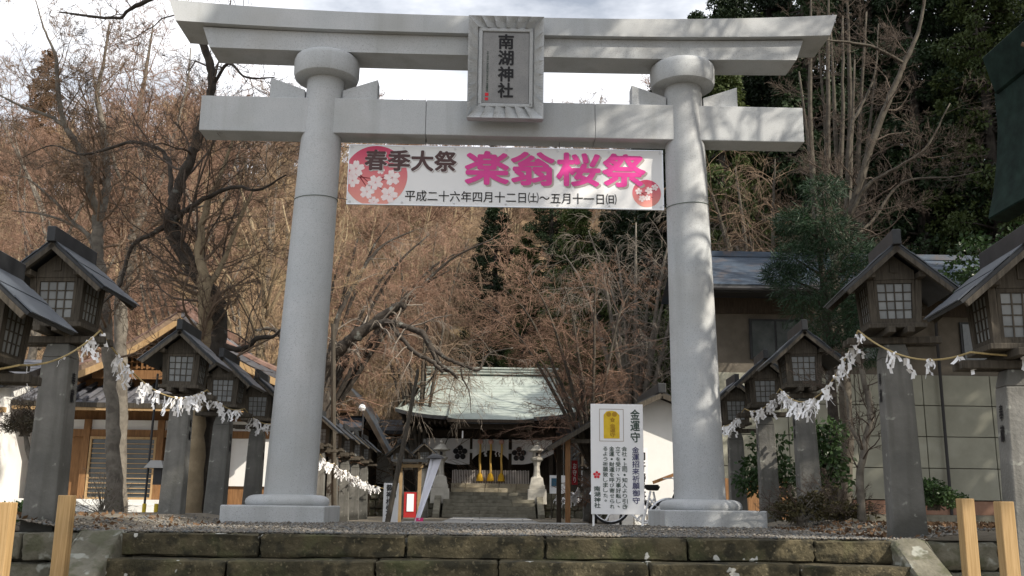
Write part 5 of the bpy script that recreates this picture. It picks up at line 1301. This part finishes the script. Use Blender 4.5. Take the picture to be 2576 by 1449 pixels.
for x, y in spots:
    px_ = vis(x, y, 0)[0]
    kk = rg.choices(range(5), (3, 2, 2, 3, 2) if px_ < 900 else (3, 1, 2, 3, 3))[0]
    o = protos[kk] if not used[kk] else copy_tree(protos[kk]); used[kk] = True
    s = rg.uniform(.75, 1.2); o.location = (x, y, float(hz(x, y))); o.scale = (s, s, s*rg.uniform(.9, 1.1)); o.rotation_euler = (rg.uniform(-.06, .06), rg.uniform(-.06, .06), rg.uniform(0, 6.28))
    o['label'] = LABH[kk]; o['group'] = LABH[kk]+'s'
for kk in range(5):
    if not used[kk]:
        for ch in list(protos[kk].children): bpy.data.objects.remove(ch)
        bpy.data.objects.remove(protos[kk])

# thicket that covers the slope between the trees
rng = np.random.RandomState(9); N = 26000
y = 26+72*rng.uniform(0, 1, N)**1.3; x = rng.uniform(-1, 1, N)*(.62*(y+15)); z = hz(x, y)
y0 = 38-14*sstep(-6, -20, x)-16*sstep(6, 18, x); ok = y > y0+1; x, y, z = x[ok], y[ok], z[ok]; N = len(x)
P = np.stack([x, y, z], 1); D = np.stack([rng.normal(0, .5, N), rng.normal(0, .5, N), np.full(N, 1.)], 1)
lv = grow(rng, P, D, rng.uniform(.7, 2.0, N), np.full(N, .016), [dict(k=2, c=3, ang=38, ratio=.6, rr=.7, wob=.2, rmin=.011, t0=.1), dict(k=1, tip=.6, wob=.1)])
half = [tuple(a for a in o) for o in lv]
V, F = join([seg_arrays(*o, 3) for o in lv]); cut = len(F)
tag(npmesh('thicket', V, F, mat('thicket_twigs', (.17, .115, .072), (.35, .255, .16), scale=.22, rough=.9, lo=.38, hi=.62)), 'brown bare brush covering the hillside', 'brush', kind='stuff')

# ------------------------------------------------------------------ evergreens
SHADE = ((7.4, -7.0, .8, 'roadside cedar right of the steps, nearest the stairs'), (9.9, -7.2, .8, 'roadside cedar right of the steps, second from the stairs'), (9.6, -14.5, .9, 'roadside cedar beside the photographer'), (10.4, -9.4, .95, 'roadside cedar farther right of the steps'))
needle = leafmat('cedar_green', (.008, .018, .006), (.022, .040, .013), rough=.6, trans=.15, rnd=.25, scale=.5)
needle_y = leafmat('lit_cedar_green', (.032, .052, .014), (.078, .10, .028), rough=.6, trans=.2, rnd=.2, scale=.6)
broad = leafmat('broadleaf_green', (.02, .045, .015), (.05, .085, .028), rough=.4, trans=.2, rnd=.2, scale=.8)
rust = leafmat('rusty_cedar', (.09, .05, .022), (.16, .095, .04), rough=.7, trans=.15, rnd=.2, scale=.6)
def leaf_cloud(rng, C, S, n, size, asp=2.2, droop=.3):
    """n leaf-spray quads round each centre C (radius S): bent diamond faces"""
    m = len(C); k = m*n; c = np.repeat(C, n, 0); s = np.repeat(S, n)
    d = nrm(rng.normal(0, 1, (k, 3))); r = s*rng.uniform(.25, 1, k)**.5
    p = c+d*r[:, None]*np.array([1, 1, .62])
    a = nrm(d*.8+rng.normal(0, .5, (k, 3))-np.array([0, 0, droop])); b_ = nrm(np.cross(a, rng.normal(0, 1, (k, 3))))
    L_ = size*rng.uniform(.6, 1.3, k)[:, None]; W_ = L_/asp
    V = np.stack([p-a*L_*.5, p+b_*W_*.5, p+a*L_*.5, p-b_*W_*.5], 1).reshape(-1, 3)
    return V, np.arange(4*k).reshape(-1, 4)
def conifer(seed, h, rad, mc, clumps=190, n=190, size=.15, base=.12, name='cedar_tree'):
    rng = np.random.RandomState(seed); t = thing(name, '', 'tree')
    q = MB(); q.tube([(0, 0, -.8), (.05, .03, h*.4), (-.03, .05, h*.75), (0, 0, h)], [h*.018, h*.014, h*.008, .02], 8)
    C = []; S = []
    for _ in range(clumps):
        f = rng.uniform(base, 1)**.9; a = rng.uniform(0, 6.28); rr_ = rad*(1-f)**.75*rng.uniform(.35, 1.1)+.15
        zz = h*f-.12*rr_; C.append((math.cos(a)*rr_, math.sin(a)*rr_, zz)); S.append(rng.uniform(.45, .85)*(.6+.5*(1-f))*rad/3)
        if rr_ > .6: q.tube([(0, 0, zz+.15), (math.cos(a)*rr_*.6, math.sin(a)*rr_*.6, zz+.12), (math.cos(a)*rr_, math.sin(a)*rr_, zz)], [.05, .035, .012], 4, False)
    q.build('trunk', bark_dark, t)
    V, F = leaf_cloud(rng, np.array(C), np.array(S), n, size*rad/3)
    npmesh('crown', V, F, mc, t); return t
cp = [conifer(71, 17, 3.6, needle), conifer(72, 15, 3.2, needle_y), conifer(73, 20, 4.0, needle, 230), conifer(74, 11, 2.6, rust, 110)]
cuse = [False]*4
def put_conifer(kk, px_, Y, label, s=1.0, group=None, top=None, xyz=None):
    o = cp[kk] if not cuse[kk] else copy_tree(cp[kk]); cuse[kk] = True
    hh = (17, 15, 20, 11)[kk]
    p = Vector(xyz) if xyz else U(px_, 1000, Y); zg = max(-.3, float(hz(p.x, Y if xyz is None else p.y)))
    if top is not None: s = (U(px_, top, Y).z-zg)/hh
    o.location = (p.x, p.y, zg); o.scale = (s, s, s) if top is None else (max(.7, s**.6), max(.7, s**.6), s); o.rotation_euler.z = random.Random(px_*7+Y).uniform(0, 6)
    o['label'] = label
    if group: o['group'] = group
    return o
G = 'dark evergreen trees on the right slope'
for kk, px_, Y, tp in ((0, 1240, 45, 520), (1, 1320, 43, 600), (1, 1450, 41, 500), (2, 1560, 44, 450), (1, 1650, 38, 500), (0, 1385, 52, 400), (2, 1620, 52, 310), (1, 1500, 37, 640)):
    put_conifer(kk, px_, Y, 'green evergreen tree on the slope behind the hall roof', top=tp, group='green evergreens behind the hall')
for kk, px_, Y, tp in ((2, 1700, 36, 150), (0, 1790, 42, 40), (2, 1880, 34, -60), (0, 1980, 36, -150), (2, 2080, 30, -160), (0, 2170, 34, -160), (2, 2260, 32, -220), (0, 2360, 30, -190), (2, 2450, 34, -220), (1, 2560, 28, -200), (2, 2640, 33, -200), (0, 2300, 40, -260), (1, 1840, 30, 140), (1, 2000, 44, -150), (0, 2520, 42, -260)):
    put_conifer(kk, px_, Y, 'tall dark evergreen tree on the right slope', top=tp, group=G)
for px_, Y, tp, lab in ((645, 84, 400, 'rusty conifer on the skyline left of the leaning cherry'), (20, 62, 130, 'rusty conifer on the skyline at the left edge'), (565, 88, 430, 'rusty conifer on the skyline, lower of two by the forked trees'), (800, 92, 330, 'rusty conifer on the skyline behind the left gate pillar'), (1000, 90, 325, 'rusty conifer on the skyline just above the banner'), (330, 80, 420, 'rusty conifer on the skyline behind the bushy bare tree'), (1235, 92, 345, 'rusty conifer on the skyline under the plaque')):
    put_conifer(3, px_, Y, lab, top=tp)
# tall cedars outside the frame to the right that shade the gate and the lanterns
tc0 = conifer(75, 25, 3.3, needle, 250, 95, .24, .30, 'unseen_cedar'); first = True
for x_, y_, s_, lab in SHADE:
    o = tc0 if first else copy_tree(tc0); first = False
    o.location = (x_, y_, -1.4); o.scale = (s_, s_, 1); o.rotation_euler.z = x_; tag(o, lab, None, 'roadside cedars right of the steps')
for x_, y_, s_, lab in ((10.4, -4.6, 1.55, 'bare roadside tree right of the steps'), (13.2, -7.6, 1.7, 'second bare roadside tree right of the steps')):
    o = copy_tree(protos[2]); o.location = (x_, y_, -1.0); o.scale = (s_*.8, s_*.8, s_); o.rotation_euler = (0, 0, x_); tag(o, lab, None, 'bare roadside trees')
rg = random.Random(5)  # unseen cedars added on the raised ridge to shade the right side
for ix in range(5):
    for iy in range(5):
        x_, y_ = 25+ix*5.5+rg.uniform(-1.5, 1.5), 1+iy*6.5+rg.uniform(-1.5, 1.5)
        if x_ < 8.5+.56*(y_+15) or (x_ > 31 and y_ < 13): continue
        o = copy_tree(tc0); o.location = (x_, y_, max(-.5, float(hz(x_, y_)))-.5); o.scale = (1.3, 1.3, 1); o.rotation_euler.z = ix*2.1+iy; tag(o, 'unseen cedar added beyond the right edge to shade the right slope', None, 'unseen shade cedars added beyond the right edge')
# pine with soft needle tufts behind the third right lantern
pn_m = leafmat('pine_needles', (.012, .035, .016), (.03, .065, .028), rough=.5, trans=.1, rnd=.1)
t = thing('pine_tree', 'dark soft-needled pine in front of the long metal roof', 'tree', tuple(U(2075, 1280, 4)))
g0 = U(2085, 1290, 4); g0.z = -.1
q = MB(); ln = [tuple(g0), tuple(U(2100, 1100, 4)), tuple(U(2085, 900, 4)), tuple(U(2075, 750, 4)), tuple(U(2060, 620, 4)), tuple(U(2050, 500, 4))]
q.tube(ln, [.13, .11, .09, .07, .05, .02], 8); C = []; S = []; rng = np.random.RandomState(5)
for px_, py_, sz, dy in ((2050, 560, .42, 0), (2020, 600, .36, .4), (2090, 590, .38, -.3), (2130, 640, .45, 0), (2060, 660, .5, .3), (2000, 650, .3, -.2), (2160, 700, .4, .2), (2090, 720, .55, 0), (2030, 730, .45, -.3), (2150, 760, .45, .4), (2060, 790, .45, 0), (2120, 820, .4, -.3), (2190, 650, .3, 0), (1960, 690, .25, .2), (2070, 480, .3, 0), (2180, 830, .35, .2), (2170, 890, .3, 0), (2210, 770, .3, .2), (2110, 880, .3, .1), (1990, 560, .25, 0)):
    c = U(px_, py_, 4+dy); C.append(tuple(c)); S.append(sz)
    q.tube([tuple(U(2078, max(560, min(1000, py_+50)), 4)), tuple(c)], [.03, .012], 5, False)
q.build('trunk', bark_dark, t)
V, F = leaf_cloud(rng, np.array(C), np.array(S)*1.75, 900, .22, 16, .1); npmesh('crown', V, F, pn_m, t)
# broadleaf green behind the right lanterns
def shrub(name, label, c, r, n, m, size=.07, asp=1.9, cl=26, seed=1, stems=True, group=None, twigs=None):
    rng = np.random.RandomState(seed); c = Vector(c); t = thing(name, label, 'shrub', (c.x, c.y, c.z), group)
    d = nrm(rng.normal(0, 1, (cl, 3))); d[:, 2] = np.abs(d[:, 2]); C = np.array([c.x, c.y, c.z+r[2]*.15])+d*np.array(r)*rng.uniform(.4, 1, (cl, 1))
    q = MB()
    for p in C: q.tube([(c.x+rng.normal(0, .05), c.y, c.z-.05), (c.x+(p[0]-c.x)*.4, c.y+(p[1]-c.y)*.4, c.z+(p[2]-c.z)*.55), tuple(p)], [.015, .011, .004], 4, False)
    q.build('stems', bark_grey, t)
    V, F = leaf_cloud(rng, C, np.full(cl, max(r)*.28), n, size, asp); npmesh('leaves', V, F, m, t)
    if twigs is not None:
        lv = grow(rng, C, C-np.array(c), np.full(cl, max(r)*.6), np.full(cl, .006), [dict(k=2, c=6, ang=35, ratio=.6, rr=.7, rmin=.003), dict(k=2, c=3, ang=35, ratio=.6, rmin=.003), dict(k=1)])
        V, F = join([seg_arrays(*o, 3) for o in lv]); npmesh('twigs', V, F, twigs, t)
    return t
olive = leafmat('olive_shrub', (.05, .045, .02), (.10, .085, .035), trans=.2)
shrub('low_shrub', 'low olive shrub at the foot of the third right lantern', tuple(U(2010, 1312, -1.6)), (.42, .3, .34), 60, olive, .05, 1.8, 34, 1, twigs=twig_dark)
shrub('low_shrub', 'small dark shrub right of the sunlit stone post', tuple(U(2350, 1275, 1)), (.55, .4, .4), 70, broad, .06, 1.8, 34, 2)
shrub('low_shrub', 'sparse shrub between the third lantern and the crooked garden tree', tuple(U(2110, 1308, -1.2)), (.5, .4, .4), 40, olive, .05, 1.8, 34, 3, twigs=twig_dark)
shrub('camellia_bush', 'glossy dark green camellia behind the third right lantern post', tuple(U(2075, 1240, 1.2)), (.35, .3, 1.1), 40, broad, .10, 1.7, 36, 4)
shrub('camellia_bush', 'glossy camellia half hidden between right lantern posts', tuple(U(1935, 1250, 3.5)), (.6, .4, 1.1), 40, broad, .10, 1.7, 40, 5)
shrub('camellia_bush', 'broadleaf evergreen bush at the right edge above the nearest lantern', tuple(U(2520, 760, 8)), (1.5, 1, 1.6), 60, broad, .14, 1.7, 46, 6)
shrub('clipped_pine', 'dark rounded garden shrub left of the second left lantern', tuple(U(62, 1090, 3)), (.55, .45, .45), 110, leafmat('brown_green', (.05, .04, .025), (.09, .075, .045), trans=.1), .045, 3, 40, 7, twigs=twig_dark)
q = MB(); a = U(60, 1300, 3); a.z = -.2; q.tube([a, U(95, 1200, 3), U(70, 1130, 3), U(62, 1080, 3)], [.08, .07, .05, .03], 7)
tag(q.build('shrub_trunk', bark_grey, [o for o in COL.objects if o.name.startswith('clipped_pine')][0], smooth='all'))
shrub('dwarf_bush', 'dark hedge bush behind the leftmost timber posts', tuple(U(80, 1330, -2)), (.5, .4, .45), 90, broad, .05, 1.8, 34, 8)
shrub('grey_twig_shrub', 'grey twiggy shrub hanging in front of the office doors', tuple(U(255, 1300, 3.2)), (.45, .3, .5), 8, olive, .03, 1.8, 30, 9, twigs=twig_grey)

# ------------------------------------------------------------------ gravel and fallen leaves on the terrace
rng = np.random.RandomState(12); N = 9000
x = rng.uniform(-4.4, 4.6, N); y = -5.5+5.3*rng.uniform(0, 1, N)**1.7
z = np.array([gz(a, b_) for a, b_ in zip(x, y)])
oc = np.array([[1, 0, 0], [0, 1, 0], [-1, 0, 0], [0, -1, 0], [0, 0, .8], [0, 0, -.8]], float)
s = rng.uniform(.008, .026, (N, 1, 1))*np.array([1, 1, .75]); V = (oc[None]+rng.normal(0, .18, (N, 6, 3)))*s; ang = rng.uniform(0, 6.28, N)
V = np.stack([V[..., 0]*np.cos(ang)[:, None]-V[..., 1]*np.sin(ang)[:, None], V[..., 0]*np.sin(ang)[:, None]+V[..., 1]*np.cos(ang)[:, None], V[..., 2]], -1)+np.stack([x, y, z+.008], 1)[:, None]
F8 = np.array([[0, 1, 4], [1, 2, 4], [2, 3, 4], [3, 0, 4], [1, 0, 5], [2, 1, 5], [3, 2, 5], [0, 3, 5]])
F = (np.arange(N)[:, None, None]*6+F8[None]).reshape(-1, 3)
gm = mat('gravel_stones', (.10, .09, .078), (.27, .245, .21), scale=22, rough=.9); speck(gm, 9, (.10, .115, .125), .5, .6, .7)
tag(npmesh('gravel', V.reshape(-1, 3), F, gm), 'loose gravel along the top of the steps', 'gravel', kind='stuff')
N = 1100; x = np.where(rng.uniform(0, 1, N) < .75, rng.uniform(3.6, 6.5, N), rng.uniform(-6, -3.4, N)); y = rng.uniform(-5.5, -1.5, N); z = np.array([gz(a, b_) for a, b_ in zip(x, y)])+.015
V, F = leaf_cloud(rng, np.stack([x, y, z], 1), np.full(N, .015), 1, .07, 1.7)
tag(npmesh('fallen_leaves', V, F, mat('dead_leaves', (.09, .05, .026), (.18, .11, .06), scale=6)), 'dry fallen leaves beside the steps', 'leaves', kind='stuff')
